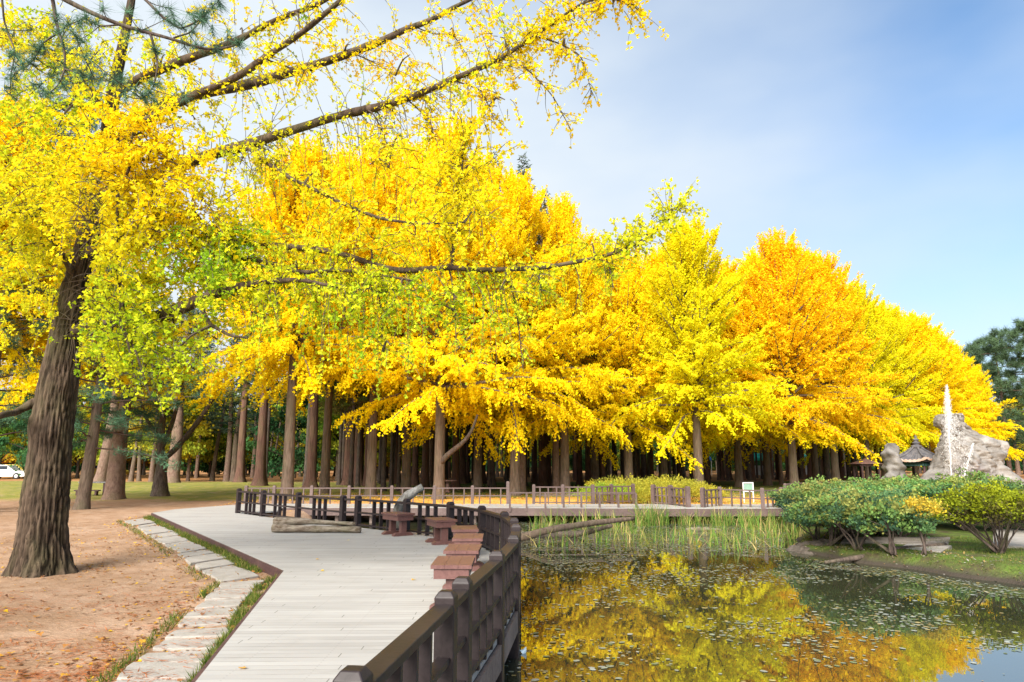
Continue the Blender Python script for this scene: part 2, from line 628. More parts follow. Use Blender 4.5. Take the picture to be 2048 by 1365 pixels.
# ------------------------------------------------------------------ foliage helpers
FAN = np.array([(0, 0, 0), (0.16, 0.42, 0.02), (0.52, 0.72, 0.10), (0.30, 0.98, 0.06), (0, 0.88, 0), (-0.30, 0.98, 0.06), (-0.52, 0.72, 0.10), (-0.16, 0.42, 0.02)])
DIAMOND = np.array([(0, 0, 0), (0.42, 0.55, 0.08), (0, 1, 0), (-0.42, 0.55, 0.08)])
OVAL = np.array([(0, 0, 0), (0.3, 0.3, 0.06), (0.26, 0.75, 0.06), (0, 1, 0), (-0.26, 0.75, 0.06), (-0.3, 0.3, 0.06)])
BLADE = np.array([(0.07, 0, 0), (0, 1, 0), (-0.07, 0, 0)])
FEATHER = np.array([(0, 0, 0), (0.13, 0.35, 0), (0, 1, 0), (-0.13, 0.35, 0)])
DISC = np.array([(math.cos(a), math.sin(a), 0) for a in np.arange(7) / 7 * 2 * np.pi])


def unit(v):
    return v / (np.linalg.norm(v, axis=-1, keepdims=True) + 1e-9)


def cloud(mb, Pt, D, size, col, T, flat=None):
    """leaves at Pt along D; flat: preferred normal weight towards +Z"""
    n = len(Pt)
    D = unit(D)
    r = rng.normal(size=(n, 3))
    if flat is not None:
        r = r * (1 - flat) + np.array((0, 0, 1.0)) * flat * 2
    nr = unit(r - (r * D).sum(1, keepdims=True) * D)
    sd_ = np.cross(D, nr)
    size = np.broadcast_to(size, (n,))[:, None, None]
    V = Pt[:, None] + size * (T[None, :, 0:1] * sd_[:, None] + T[None, :, 1:2] * D[:, None] + T[None, :, 2:3] * nr[:, None])
    k = len(T)
    mb.add(V.reshape(-1, 3), np.arange(n * k).reshape(n, k), np.repeat(col, k, 0))


PAL_X = np.array([-1.0, 0.0, 0.6, 1.2, 2.0])
PAL = np.array([(0.93, 0.52, 0.012), (0.94, 0.725, 0.010), (0.84, 0.73, 0.02), (0.60, 0.66, 0.025), (0.30, 0.50, 0.025)])


def ghue(h, jit=0.12):
    h = np.clip(h, -1, 2)
    c = np.stack([np.interp(h, PAL_X, PAL[:, i]) for i in range(3)], -1)
    return np.clip(c * (1 + rng.normal(0, jit, (len(h), 1))), 0, 0.97)


TRUNK_LINE = None


def strands(mb_leaf, mb_twig, p0, d0, length, droop, hue, leaf=0.065, per=3, step=0.075, tw=0.006, bare=0.0, T=FAN):
    """hanging twigs with clusters of leaves; all strands at once"""
    n = len(p0)
    k = int(max(length) / step) + 1
    pos = np.zeros((k, n, 3))
    pos[0] = p0
    d = unit(d0)
    act = np.ones((k, n), bool)
    for i in range(1, k):
        d = unit(d + np.array((0, 0, -1.0)) * (droop * step)[:, None] + rng.normal(0, 0.10, (n, 3)))
        pos[i] = pos[i - 1] + d * step
        act[i] = i * step < length
    # twigs: three-sided tapered tubes
    dd = np.gradient(pos, axis=0)
    dd = unit(dd)
    u = unit(np.cross(dd, np.array((0.31, 0.93, 0.2))))
    w = np.cross(dd, u)
    last = act.sum(0)
    fr = np.arange(k)[:, None] / np.maximum(last[None], 1)
    rad = tw * np.clip(1.15 - fr, 0.25, 1)
    a = np.arange(3) / 3 * 2 * np.pi
    V = pos[:, :, None] + rad[..., None, None] * (np.cos(a)[None, None, :, None] * u[:, :, None] + np.sin(a)[None, None, :, None] * w[:, :, None])
    idx = np.arange(k * n * 3).reshape(k, n, 3)
    q = np.stack([idx[:-1], np.roll(idx, -1, 2)[:-1], np.roll(idx, -1, 2)[1:], idx[1:]], -1)
    q = q[act[1:]]
    mb_twig.add(V.reshape(-1, 3), q.reshape(-1, 4))
    # leaves
    keep = act & (rng.random((k, n)) > bare) & (fr > 0.04)
    if TRUNK_LINE is not None:      # the lower trunk stands clear of its own leaves
        tx = np.interp(pos[..., 2], TRUNK_LINE[:, 2], TRUNK_LINE[:, 0])
        ty = TRUNK_LINE[0, 1]
        front = (np.abs(pos[..., 0] * ty / pos[..., 1] - tx) < .25) & (pos[..., 1] < ty) & (pos[..., 2] > 2.2) & (pos[..., 2] < 5.4)
        keep &= ~(front & (rng.random((k, n)) < .9))
    ii, jj = np.nonzero(keep)
    ii = np.repeat(ii, per)
    jj = np.repeat(jj, per)
    b = pos[ii, jj] + rng.normal(0, 0.018, (len(ii), 3))
    D = rng.normal(size=(len(ii), 3)) + np.array((0, 0, -0.55)) + dd[ii, jj] * 0.3
    hv = hue[jj] + rng.normal(0, 0.16, len(jj))
    cloud(mb_leaf, b, D, leaf * rng.uniform(0.65, 1.2, len(ii)), ghue(hv), T)


def smooth_path(pts, n):
    pts = np.asarray(pts, float)
    s = np.concatenate(([0], np.cumsum(np.linalg.norm(np.diff(pts[:, :3], axis=0), axis=1))))
    t = np.linspace(0, s[-1], n)
    o = np.stack([np.interp(t, s, pts[:, i]) for i in range(pts.shape[1])], -1)
    for _ in range(3):
        o[1:-1] = (o[:-2] + 2 * o[1:-1] + o[2:]) / 4
    return o


# ------------------------------------------------------------------ plan of the place
# posts of the near railing: picture x and measured distance
_rail = [(707, 2.76), (893, 4.40), (925, 4.92), (994, 6.36), (1028, 7.76), (1032, 9.15), (1029, 10.2), (1009, 11.5),
         (964, 13.1), (901, 14.6), (814, 15.6), (717, 17.0), (687, 17.05), (598, 18.9), (528, 20.3), (479, 21.75)]
_tops = [(707, 1336), (893, 1181), (925, 1154), (994, 1101.5), (1027, 1070), (1032, 1048), (1028, 1035.5), (1009, 1023), (964, 1011.5), (901, 1003.5), (814, 997.5), (717, 991.5), (687, 991), (598, 985), (528, 980.5), (479, 977)]
RAIL = np.array([at(x, y, 0.775)[:2] for x, y in _tops])
RAIL = np.vstack([RAIL, [(-7.9, 23.6)]])
_prev = RAIL[0] + (RAIL[0] - RAIL[1])
RAILB = np.vstack([_prev + (RAIL[0] - RAIL[1]) * 1.0, _prev, RAIL])     # goes on behind the camera


def offset(line, dist):
    line = np.asarray(line, float)
    d = np.gradient(line, axis=0)
    d = unit(d)
    return line + np.stack([d[:, 1], -d[:, 0]], -1) * dist


cA, cB, cC = at(390, 1365)[:2], at(568, 1141)[:2], at(305, 1026)[:2]
cD = at(350, 1019)[:2]
cE = at(480, 1009)[:2]
cA2 = cA + (cA - cB) * 1.3
deck_right = offset(RAILB, 0.015)
FRONT_Y, BACK_Y = 25.3, 27.6
DECK = [cA2, cA, cB, cC, cD, cE, (-10.3, BACK_Y), (-8.6, BACK_Y), (-8.3, FRONT_Y)] + [tuple(p) for p in deck_right[::-1]]
DECK = np.array([tuple(p) for p in DECK])

WATER_Z = -0.55
_under = offset(RAILB[:-1], -0.55)
POND = [tuple(p) for p in _under] + [(-7.0, 24.0), (-7.2, 26.3), (0, 26.6), (6, 26.6), (10.0, 26.2), (9.2, 23.0), (7.7, 19.6), (6.85, 17.3), (7.2, 15.6),
                                     (8.0, 14.4), (8.5, 13.3), (9.2, 12.1), (12, 11.0), (30, 9.5), (30, -5)]
POND[0] = (POND[0][0], -5)
POND = np.array(POND)


def sdist(pt, poly):
    """signed distance to a polygon, positive inside"""
    pt = np.asarray(pt, float)
    a = poly
    b = np.roll(poly, -1, 0)
    best = np.full(len(pt), 1e9)
    ins = np.zeros(len(pt), bool)
    for p, q in zip(a, b):
        e = q - p
        t = np.clip(((pt - p) @ e) / (e @ e + 1e-12), 0, 1)
        dd = np.linalg.norm(pt - p - t[:, None] * e, axis=1)
        best = np.minimum(best, dd)
        c = ((p[1] > pt[:, 1]) != (q[1] > pt[:, 1])) & (pt[:, 0] < (q[0] - p[0]) * (pt[:, 1] - p[1]) / (q[1] - p[1] + 1e-12) + p[0])
        ins ^= c
    return np.where(ins, best, -best)


def ground_z(xy):
    xy = np.atleast_2d(np.asarray(xy, float))
    p3 = np.c_[xy, np.zeros(len(xy))]
    z = -0.13 + 0.025 * n3(p3, 0.7) + 0.012 * n3(p3, 2.3)
    far = np.clip((xy[:, 1] - 30) / 40, 0, 1)
    z = z + far * 0.12 * n3(p3, 0.12)
    # the planted bank on the right lies a little lower
    m = np.clip((xy[:, 0] - 6.0) / 1.0, 0, 1) * np.clip((27 - xy[:, 1]) / 3, 0, 1)
    z = z - m * (0.20 + 0.04 * n3(p3, 1.1))
    s = sdist(xy, POND) + 0.12 * n3(p3, 1.4)
    t = np.clip((s + 0.55) / 1.3, 0, 1)
    t = t * t * (3 - 2 * t)
    return z * (1 - t) + (-1.25) * t


def gz(x, y):
    return float(ground_z([(x, y)])[0])


# ground: one sheet out to the horizon, fine near the pond
gx = np.unique(np.round(np.concatenate([np.linspace(-900, -60, 12), np.linspace(-60, -14, 36), np.arange(-14, 16, 0.25), np.linspace(16, 60, 36), np.linspace(60, 900, 12)]), 3))
gy = np.unique(np.round(np.concatenate([np.linspace(-300, -6, 8), np.arange(-6, 31, 0.25), np.linspace(31, 110, 90), np.linspace(110, 1200, 14)]), 3))
GX, GY = np.meshgrid(gx, gy)
gp = np.c_[GX.ravel(), GY.ravel()]
nx, ny = len(gx), len(gy)
ii = np.arange(nx * ny).reshape(ny, nx)
mb = MB()
mb.add(np.c_[gp, ground_z(gp)], np.stack([ii[:-1, :-1], ii[:-1, 1:], ii[1:, 1:], ii[1:, :-1]], -1).reshape(-1, 4))
kind(mb.build('ground', M_GROUND, smooth=True), 'structure')

mb = MB()
mb.add([(-9.5, -5.5, WATER_Z), (31, -5.5, WATER_Z), (31, 27.5, WATER_Z), (-9.5, 27.5, WATER_Z)], [(0, 1, 2, 3)])
kind(mb.build('pond_water', M_WATER), 'structure')

# near boardwalk: boarded top with a fascia board all round, on piles
mb = MB()
mb.prism(DECK, -0.045, 0.0)
deck = kind(mb.build('boardwalk', M_DECK), 'structure')
mb = MB()
edge = [tuple(p) for p in DECK[:6]]
for a, b in zip(edge[:-1], edge[1:]):
    a, b = np.array(a), np.array(b)
    nrm = np.array((-(b - a)[1], (b - a)[0])) / np.linalg.norm(b - a) * 0.02
    a2, b2 = a + nrm, b + nrm
    mb.beam((*a2, -0.10), (*b2, -0.10), 0.035, 0.19)
mb.build('edge_board', M_DARKWOOD, deck)
mb = MB()
er = offset(RAILB[:-1], 0.037)
for a, b in zip(er[:-1], er[1:]):
    mb.beam((*a, -0.16), (*b, -0.16), 0.04, 0.22)
mb.build('edge_board', M_FASCIA, deck)
for p in offset(RAILB, -0.25)[1:-1:2]:
    MB().beam((*p, -1.3), (*p, -0.045), 0.16, 0.16).build('pile', M_DARKWOOD, deck)


# ------------------------------------------------------------------ railings
def post_mesh(mb, x, y, z0, z1, w, ang, dep=None):
    dep = dep or w
    c, s = math.cos(ang), math.sin(ang)

    def ring(hw, hd, z):
        return [(x + a * hw * c - b * hd * s, y + a * hw * s + b * hd * c, z) for a, b in ((-1, -1), (1, -1), (1, 1), (-1, 1))]
    h, hd = w / 2, dep / 2
    V = ring(h, hd, z0) + ring(h, hd, z1 - 0.035) + ring(h * 0.62, hd * 0.62, z1)
    Fc = [(3, 2, 1, 0)]
    for k in (0, 4):
        Fc += [(k, k + 1, k + 5, k + 4), (k + 1, k + 2, k + 6, k + 5), (k + 2, k + 3, k + 7, k + 6), (k + 3, k, k + 4, k + 7)]
    Fc.append((8, 9, 10, 11))
    return mb.add(V, Fc)


def railing(name, pts, label, mat, top=0.70, cap=0.775, pw=0.13, base=0.0, post_down=0.62, rail_w=0.12, rail_t=0.05, mid=0.36,
            bottom=0.07, nbal=3, bal=(0.045, 0.07), spread=0.34, bevel=0.006, group=None, caps=None):
    pts = np.asarray(pts, float)
    root = thing(name, label, 'railing', (pts[0][0], pts[0][1], base), group)
    d = unit(np.gradient(pts, axis=0))
    for i, p in enumerate(pts):
        a = math.atan2(d[i][1], d[i][0])
        post_mesh(MB(), 0, 0, 0, 1, 1, 0)
        m_ = MB()
        post_mesh(m_, p[0], p[1], base - post_down, base + (caps[i] if caps else cap), pw, a)
        m_.build('post', mat, root, bevel=bevel)
    for a, b in zip(pts[:-1], pts[1:]):
        e = b - a
        ln = np.linalg.norm(e)
        if ln < pw * 1.3:
            continue
        e = e / ln
        A, B = a + e * (pw / 2 - 0.004), b - e * (pw / 2 - 0.004)
        z = base + top - rail_t / 2
        MB().beam((*A, z), (*B, z), rail_w, rail_t).build('top_rail', mat, root, bevel=bevel)
        if mid:
            MB().beam((*A, base + mid), (*B, base + mid), rail_w * 0.72, 0.04).build('middle_rail', mat, root, bevel=bevel * 0.6)
        if bottom is not None:
            MB().beam((*A, base + bottom), (*B, base + bottom), rail_w * 0.72, 0.04).build('bottom_rail', mat, root, bevel=bevel * 0.6)
        if ln > 0.75:
            m_ = (a + b) / 2
            for k in range(nbal):
                q = m_ + e * ((k - (nbal - 1) / 2) * (spread / max(nbal - 1, 1)) * min(1, ln / 1.4) * 2)
                lo = base + (bottom - 0.06 if bottom is not None else -0.2)
                s_ = MB()
                s_.box((q[0], q[1], (lo + base + top - rail_t) / 2), (bal[0], bal[1] if bal[1] > rail_w * 0.72 else rail_w * 0.735, base + top - rail_t - lo), math.atan2(e[1], e[0]))
                s_.build('baluster', mat, root, bevel=bevel * 0.5)
    return root


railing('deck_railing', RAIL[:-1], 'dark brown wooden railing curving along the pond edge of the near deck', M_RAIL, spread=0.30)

# far boardwalk over the water
far = MB()
FB = np.array([(-8.35, FRONT_Y), (0.0, FRONT_Y - 0.1), (6.9, FRONT_Y - 0.5), (10.6, FRONT_Y - 0.2), (14.5, 28.6), (13.2, 30.2), (9.6, 27.2), (-8.62, BACK_Y)])
far.prism(FB, -0.06, -0.002)
fb = kind(far.build('far_boardwalk', M_DECK), 'structure')
mb = MB()
for a, b in zip(FB[:4], FB[1:5]):
    mb.beam((a[0], a[1] - 0.03, -0.15), (b[0], b[1] - 0.03, -0.15), 0.05, 0.26)
mb.build('edge_board', M_RAILFAR, fb)
for x in np.arange(-7.6, 10.2, 1.25):
    y = np.interp(x, FB[:4, 0], FB[:4, 1])
    MB().beam((x, y + 0.25, -1.3), (x, y + 0.25, -0.06), 0.12, 0.12).build('pile', M_FASCIA, fb)

bx = [513, 567, 639, 711, 793, 875, 948, 1016]
back = np.array([((x - 1024) / F * BACK_Y * 1.012, BACK_Y - 0.12) for x in bx])
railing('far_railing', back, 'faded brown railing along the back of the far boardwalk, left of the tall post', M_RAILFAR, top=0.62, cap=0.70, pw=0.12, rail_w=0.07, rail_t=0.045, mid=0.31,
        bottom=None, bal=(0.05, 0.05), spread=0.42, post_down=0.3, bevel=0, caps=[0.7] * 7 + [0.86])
bx2 = [1066, 1122, 1180, 1216, 1258]
back2 = np.array([((x - 1024) / F * d * 1.012, d) for x, d in zip(bx2, [BACK_Y - 0.1, BACK_Y - 0.1, BACK_Y - 0.1, BACK_Y + 0.5, BACK_Y + 0.9])])
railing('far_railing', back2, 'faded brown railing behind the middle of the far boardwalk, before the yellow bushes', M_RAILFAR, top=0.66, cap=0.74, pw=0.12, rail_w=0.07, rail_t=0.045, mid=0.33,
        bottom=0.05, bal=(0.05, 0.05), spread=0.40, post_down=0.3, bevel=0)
bx3 = [1297, 1330, 1363]
back3 = np.array([((x - 1024) / F * d * 1.012, d) for x, d in zip(bx3, [27.4, 26.8, 25.4])])
railing('far_railing', back3, 'short brown railing stepping forward to the stout corner post by the reeds', M_RAILFAR, top=0.66, cap=0.74, pw=0.15, rail_w=0.08, rail_t=0.045, mid=0.33,
        bottom=0.05, bal=(0.05, 0.05), spread=0.36, post_down=0.35, bevel=0)
bx4 = [1392, 1425, 1507, 1545]
back4 = np.array([((x - 1024) / F * d * 1.012, d) for x, d in zip(bx4, [25.3, 26.2, 25.0, 25.6])])
railing('far_railing', back4, 'brown railing with wide gaps in front of the white framed notice board', M_RAILFAR, top=0.62, cap=0.70, pw=0.14, rail_w=0.07, rail_t=0.045, mid=0.31,
        bottom=None, bal=(0.05, 0.05), spread=0.36, post_down=0.3, bevel=0)
b5 = np.array([(11.2, 28.6), (12.2, 29.9), (13.6, 31.3), (15.4, 32.6), (17.6, 33.8)])
railing('ramp_railing', b5, 'brown railing climbing away behind the green azalea hedge', M_RAILFAR, top=0.68, cap=0.70, pw=0.10, rail_w=0.14, rail_t=0.05, mid=0.34,
        bottom=0.05, bal=(0.05, 0.05), spread=0.40, post_down=0.35, bevel=0, base=0.05)
fx = [1020, 1052, 1088, 1123, 1157, 1192, 1228, 1262]
fr_ = np.array([((x - 1024) / F * FRONT_Y * 1.01, FRONT_Y - 0.16 + 0.0) for x in fx])
low = thing('low_railing', 'low brown front railing of short pegs on the far boardwalk, above the water', 'railing', (fr_[0][0], fr_[0][1], 0))
for p in fr_:
    MB().beam((p[0], p[1], -0.14), (p[0], p[1], 0.50), 0.07, 0.07).build('post', M_RAILFAR, low)
MB().beam((*fr_[0], 0.52), (*fr_[-1], 0.52), 0.06, 0.045).build('top_rail', M_RAILFAR, low)


# ------------------------------------------------------------------ benches on the deck
def bench_meshes():
    out_ = {}
    L_, Wd, H = 0.76, 0.45, 0.48
    m_ = MB()
    for k, y in enumerate((-0.152, 0, 0.152)):
        m_.box((0, y, H - 0.02), (L_, 0.149, 0.04))
    out_['seat'] = m_.mesh('seat', M_BENCH)
    m_ = MB()
    for y in (-0.18, 0.18):
        m_.box((0, y, H - 0.095), (L_ - 0.10, 0.028, 0.11))
    for x in (-1, 1):
        m_.box((x * (L_ / 2 - 0.036), 0, H - 0.095), (0.028, 0.388, 0.11))
    out_['apron'] = m_.mesh('apron', M_BENCH)
    m_ = MB()
    m_.box((0, 0, 0.18), (0.11, 0.13, 0.27))
    out_['leg'] = m_.mesh('leg', M_BENCH)
    m_ = MB()
    w = 0.06
    pr = [(-0.24, 0.0), (0.24, 0.0), (0.24, 0.028), (0.17, 0.07), (-0.17, 0.07), (-0.24, 0.028)]
    V = [(-w, y, z) for y, z in pr] + [(w, y, z) for y, z in pr]
    m_.add(V, [(i, (i + 1) % 6, (i + 1) % 6 + 6, i + 6) for i in range(6)])
    m_.l += [np.arange(6)[::-1], np.arange(6, 12)]
    m_.t += [np.array([6]), np.array([6])]
    out_['foot'] = m_.mesh('foot', M_BENCH)
    return out_


BM = bench_meshes()
BENCHES = [  # picture point of the seat centre, heading of the long side
    (796, 1026, 128, 'reddish brown bench standing beside the split driftwood log, farthest of the six'),
    (882, 1037.5, 112, 'reddish brown bench turned slightly, second from the driftwood log, both legs in view'),
    (929, 1055.5, 96, 'reddish brown bench just behind the four seats nearest the railing bend, third from the driftwood'),
    (937, 1072.5, 91, 'reddish brown bench set close to the railing bend, fourth from the driftwood'),
    (927, 1095, 89, 'reddish brown bench second nearest along the railing, its foot showing behind the nearest bench'),
    (908, 1121.5, 90, 'nearest reddish brown bench, its broad apron and leg in full view by the railing'),
]
for k, (px, py, a, lab) in enumerate(BENCHES):
    bx_, by_ = at(px, py, 0.48)[:2]
    r = thing('bench', lab, 'bench', (bx_, by_, 0.002), 'benches along the deck railing')
    r.rotation_euler.z = R(a)
    put('seat', BM['seat'], r)
    put('apron', BM['apron'], r)
    for x in (-0.24, 0.24):
        l_ = put('leg', BM['leg'], r)
        l_.location.x = x
        put('foot', BM['foot'], l_)

# ------------------------------------------------------------------ stone slabs beside the deck
SLABS = []
lA, rA = [(205, 1365), (246, 1329), (278, 1300), (310, 1273), (340, 1248), (367, 1225), (387, 1208), (405, 1192), (423, 1178), (440, 1166)], None
left_line = np.array([at(x, y, -0.07)[:2] for x, y in ((205, 1365), (450, 1163))])
right_line = np.array([at(x, y, -0.07)[:2] for x, y in ((372, 1365), (527, 1157))])


def slab_row(lp, rp, n, t_end=1.0, ext=0.0, jit=0.03):
    w = rng.uniform(0.75, 1.25, n)
    cut = np.concatenate(([0], np.cumsum(w))) / w.sum()
    cut = cut * (1 + ext) - ext
    for a, b in zip(cut[:-1], cut[1:]):
        g = 0.032 / np.linalg.norm(lp[1] - lp[0])
        q = [lp[0] + (lp[1] - lp[0]) * (a + g), rp[0] + (rp[1] - rp[0]) * (a + g), rp[0] + (rp[1] - rp[0]) * (b - g), lp[0] + (lp[1] - lp[0]) * (b - g)]
        q = [p + rng.normal(0, jit, 2) for p in q]
        SLABS.append(np.array(q))


slab_row(left_line, right_line, 17, ext=0.55)
lB = np.array([at(x, y, -0.07)[:2] for x, y in ((441, 1158), (250, 1038))])
rB = np.array([at(x, y, -0.07)[:2] for x, y in ((520, 1146), (288, 1033))])
slab_row(lB, rB, 17)
for k, q in enumerate(SLABS):
    c = q.mean(0)
    m_ = MB()
    # worn outline: each side broken into pieces
    o_ = []
    for i in range(4):
        a, b = q[i], q[(i + 1) % 4]
        for t in (0, 0.25, 0.5, 0.75):
            p = a + (b - a) * t
            o_.append(p + rng.normal(0, 0.007, 2))
        o_[-4] = a + (c - a) * 0.05
    if sdist([c], DECK)[0] > 0:
        continue
    z = gz(*c)
    tz = rng.normal(0, 0.006)
    m_.prism(np.array(o_), z - 0.08, z + 0.028 + tz)
    tag(m_.build('stone_slab', M_SLAB, origin=(c[0], c[1], z), bevel=0.012), 'pale worn paving slab in the line of stones beside the deck edge', 'paving slab', 'stone slabs beside the deck')

# ------------------------------------------------------------------ driftwood and logs
def log(name, pts, radii, label, mat, cat='log', sides=18, rough=0.12, group=None):
    p = smooth_path(np.c_[np.array(pts), radii], 26)
    m_ = MB()
    m_.tube(p[:, :3], p[:, 3], sides)
    V = m_.v[0]
    c = np.repeat(p[:, :3], sides, 0)
    V[:] = c + (V - c) * (1 + rough * fbm(V * np.array((1, 1, 1)), 3.0, 3)[:, None])
    o = m_.build(name, mat, smooth=True, origin=V.mean(0))
    tag(o, label, cat, group)
    return o


a, b = at(545, 1056, 0.0), at(722, 1046, 0.0)
a, b = P(546, 1048, 16.3), P(722, 1043, 16.2)
log('driftwood_log', [(*a[:2], 0.10), (*((a + b) / 2)[:2], 0.085), (*b[:2], 0.08)], [0.09, 0.075, 0.065], 'grey split driftwood log lying on the deck, nearer of the pair, ragged dark end', M_DRIFT)
a, b = P(550, 1040, 16.75), P(712, 1036, 16.55)
log('driftwood_log', [(*a[:2], 0.22), (*((a + b) / 2)[:2], 0.21), (*b[:2], 0.17)], [0.115, 0.065, 0.045], 'weathered driftwood log on the deck behind its pair, thick rotten end to the left', M_DRIFT)
t0 = P(826, 1075, 17.2)
log('dead_trunk', [(t0[0] - 0.25, t0[1], -0.7), P(795, 1015, 16.7), P(815, 992, 16.7), P(845, 974, 16.7)], [0.14, 0.125, 0.11, 0.09], 'bleached dead tree trunk rising over the railing from the pond', M_WHITELOG, 'dead trunk')
log('fallen_branch', [at(1010, 1085, -0.55), P(1090, 1062, 18.6), P(1180, 1047, 19.6), P(1268, 1037, 20.3)], [0.11, 0.10, 0.08, 0.05], 'long bare grey branch rising out of the pond, upper of two', M_GREYBARK, 'branch')
log('fallen_branch', [at(1000, 1078, -0.52), at(1100, 1070, -0.50), at(1165, 1068, -0.45), P(1222, 1052, 18.6)], [0.13, 0.12, 0.09, 0.05], 'thick wet brown log half sunk in the pond below the bare branch', M_DARKBARK, 'branch')
log('fallen_branch', [at(1372, 1060, -0.55), at(1410, 1058, -0.48), at(1442, 1061, -0.55)], [0.05, 0.07, 0.04], 'short pale log floating among the reeds', M_DRIFT, 'branch')
log('fallen_branch', [at(1650, 1125, -0.5), at(1740, 1112, -0.42), at(1800, 1098, -0.30), at(1890, 1090, -0.28)], [0.03, 0.06, 0.06, 0.05], 'dark wet root lying along the grassy bank below the stone slab', M_DARKBARK, 'root')

# bank slabs right
q = np.array([at(1795, 1092, -0.25)[:2], at(1880, 1100, -0.25)[:2], at(1903, 1088, -0.25)[:2], at(1815, 1084, -0.25)[:2]])
tag(MB().prism(q, -0.45, -0.285).build('bank_slab', M_SLAB, origin=(*q.mean(0), -0.3), bevel=0.012), 'flat grey stone slab set in the grassy bank under the bushes', 'stone slab')
q = np.array([at(1680, 1076, -0.2)[:2], at(1895, 1080, -0.2)[:2], at(1900, 1066, -0.2)[:2], at(1690, 1066, -0.2)[:2]])
tag(MB().prism(q, -0.55, -0.30).build('kerb_stone', M_DULL, origin=(*q.mean(0), -0.3), bevel=0.015), 'long low kerb stone behind the yellow leaved shrub', 'kerb')
q = np.array([at(1985, 1083, -0.2)[:2], at(2120, 1090, -0.2)[:2], at(2130, 1052, -0.2)[:2], at(1985, 1052, -0.2)[:2]])
kind(MB().prism(q, -0.50, -0.28).build('paved_path', M_SLAB), 'structure')

# soil heap on the bank
hp = at(1655, 1092, -0.4)
m_ = MB()
na, nr_ = 40, 12
V, Fc = [], []
for i in range(nr_):
    t = i / (nr_ - 1)
    for k in range(na):
        a_ = k / na * 2 * math.pi
        r_ = t
        V.append((hp[0] + math.cos(a_) * r_ * 1.15, hp[1] + 0.3 + math.sin(a_) * r_ * 1.3, -0.72 + 0.42 * (1 - t ** 1.6)))
V = np.array(V)
V[:, 2] += 0.045 * fbm(V, 4.0, 3)
for i in range(nr_ - 1):
    for k in range(na):
        Fc.append((i * na + k, i * na + (k + 1) % na, (i + 1) * na + (k + 1) % na, (i + 1) * na + k))
m_.add(V, Fc)
tag(m_.build('soil_heap', make_stone_mat('loose_soil', (0.055, 0.044, 0.036), (0.15, 0.125, 0.105), 9, 0.8), smooth=True, origin=(hp[0], hp[1], -0.6)), 'low heap of grey soil and litter at the water edge under the bushes', 'soil heap')

# bit of litter in the water
c = at(1050, 1306, -0.55)
m_ = MB()
m_.tube([c + (-0.03, 0, 0), c + (0, 0, 0.03), c + (0.012, 0, 0.065)], [0.042, 0.022, 0.003], 7)
tag(m_.build('plastic_scrap', M_LITTER, origin=c), 'small pale blue plastic scrap floating beside the deck post', 'litter')

# ------------------------------------------------------------------ fountain rock, jet, pavilion
YR = 36.0
prof = [(829, 1880, 1908), (836, 1875, 1913), (845, 1871, 1917), (852, 1873, 1924), (860, 1881, 1936), (868, 1885, 1950), (876, 1883, 1972), (884, 1881, 1996), (893, 1879, 2003), (905, 1876, 2004),
        (917, 1872, 2003), (930, 1870, 2004), (940, 1866, 2014), (950, 1856, 2024), (960, 1846, 2036), (975, 1838, 2050), (990, 1836, 2056)]
rows = []
for y, x0, x1 in prof:
    A, B = P(x0, y, YR), P(x1, y, YR)
    rows.append((A[2], A[0], B[0]))
rows = np.array(rows)[::-1]
zs = np.linspace(rows[0, 0], rows[-1, 0], 110)
xl, xr = np.interp(zs, rows[:, 0], rows[:, 1]), np.interp(zs, rows[:, 0], rows[:, 2])
ns = 150
m_ = MB()
V = []
for z, a, b in zip(zs, xl, xr):
    th = np.arange(ns) / ns * 2 * np.pi
    cx, w = (a + b) / 2, (b - a) / 2
    dep = 0.45 + 0.42 * w
    ct, st = np.cos(th), np.sin(th)
    V.append(np.c_[cx + w * np.sign(ct) * abs(ct) ** 0.8, YR + dep * np.sign(st) * abs(st) ** 0.8, np.full(ns, z)])
V = np.array(V)
cc = V.mean(1, keepdims=True)
q = V.reshape(-1, 3)
nn = (fbm(q * np.array((1, 1, 0.5)), 1.1, 5) * 0.13 + 0.14 * np.abs(n3(q, 2.3)) + 0.09 * np.abs(n3(q, 5.1)) + 0.05 * np.abs(n3(q, 11.0)) - 0.12).reshape(V.shape[:2])
crag = np.abs(n3(q * np.array((1.5, 1.5, 0.35)), 1.6)).reshape(V.shape[:2]) * 0.26 + 0.10 * np.abs(n3(q * np.array((2.5, 2.5, 0.8)), 2.4)).reshape(V.shape[:2])
dirv = unit(V - cc)
side = np.abs(dirv[..., 1])
V = V + dirv * (nn * (0.35 + side) - crag * (side + 0.1))[..., None]
_q = V.reshape(-1, 3)
_cx = P(1915, 920, YR)[0]
_st = np.exp(-((_q[:, 0] - _cx - .25) / .75) ** 2) * np.clip((1.9 - _q[:, 2]) / 1.2, 0, 1) * (.75 + .5 * n3(_q * np.array((3, 3, .5)), 1.0))
_cr = np.clip(n3(_q * np.array((2.2, 2.2, .8)), 1.3) - .2, 0, 1)
_rc = 1 - np.clip(_st, 0, 1)[:, None] * np.array((.45, .52, .40)) - np.clip(_cr, 0, .8)[:, None] * np.array((.35, .38, .40))
_rc = np.clip(_rc * (1 + .12 * n3(_q, 4.0)[:, None]), .2, 1.2)
i0 = np.arange(len(zs) - 1)[:, None] * ns
k0 = np.arange(ns)[None]
k1 = (k0 + 1) % ns
m_.add(V.reshape(-1, 3), np.stack([i0 + k0, i0 + k1, i0 + ns + k1, i0 + ns + k0], -1).reshape(-1, 4), _rc)
m_.l.append((len(zs) - 1) * ns + np.arange(ns))
m_.t.append(np.array([ns]))
rock = m_.build('fountain_rock', M_ROCK, smooth=True, origin=(*V[0].mean(0)[:2], zs[0]))
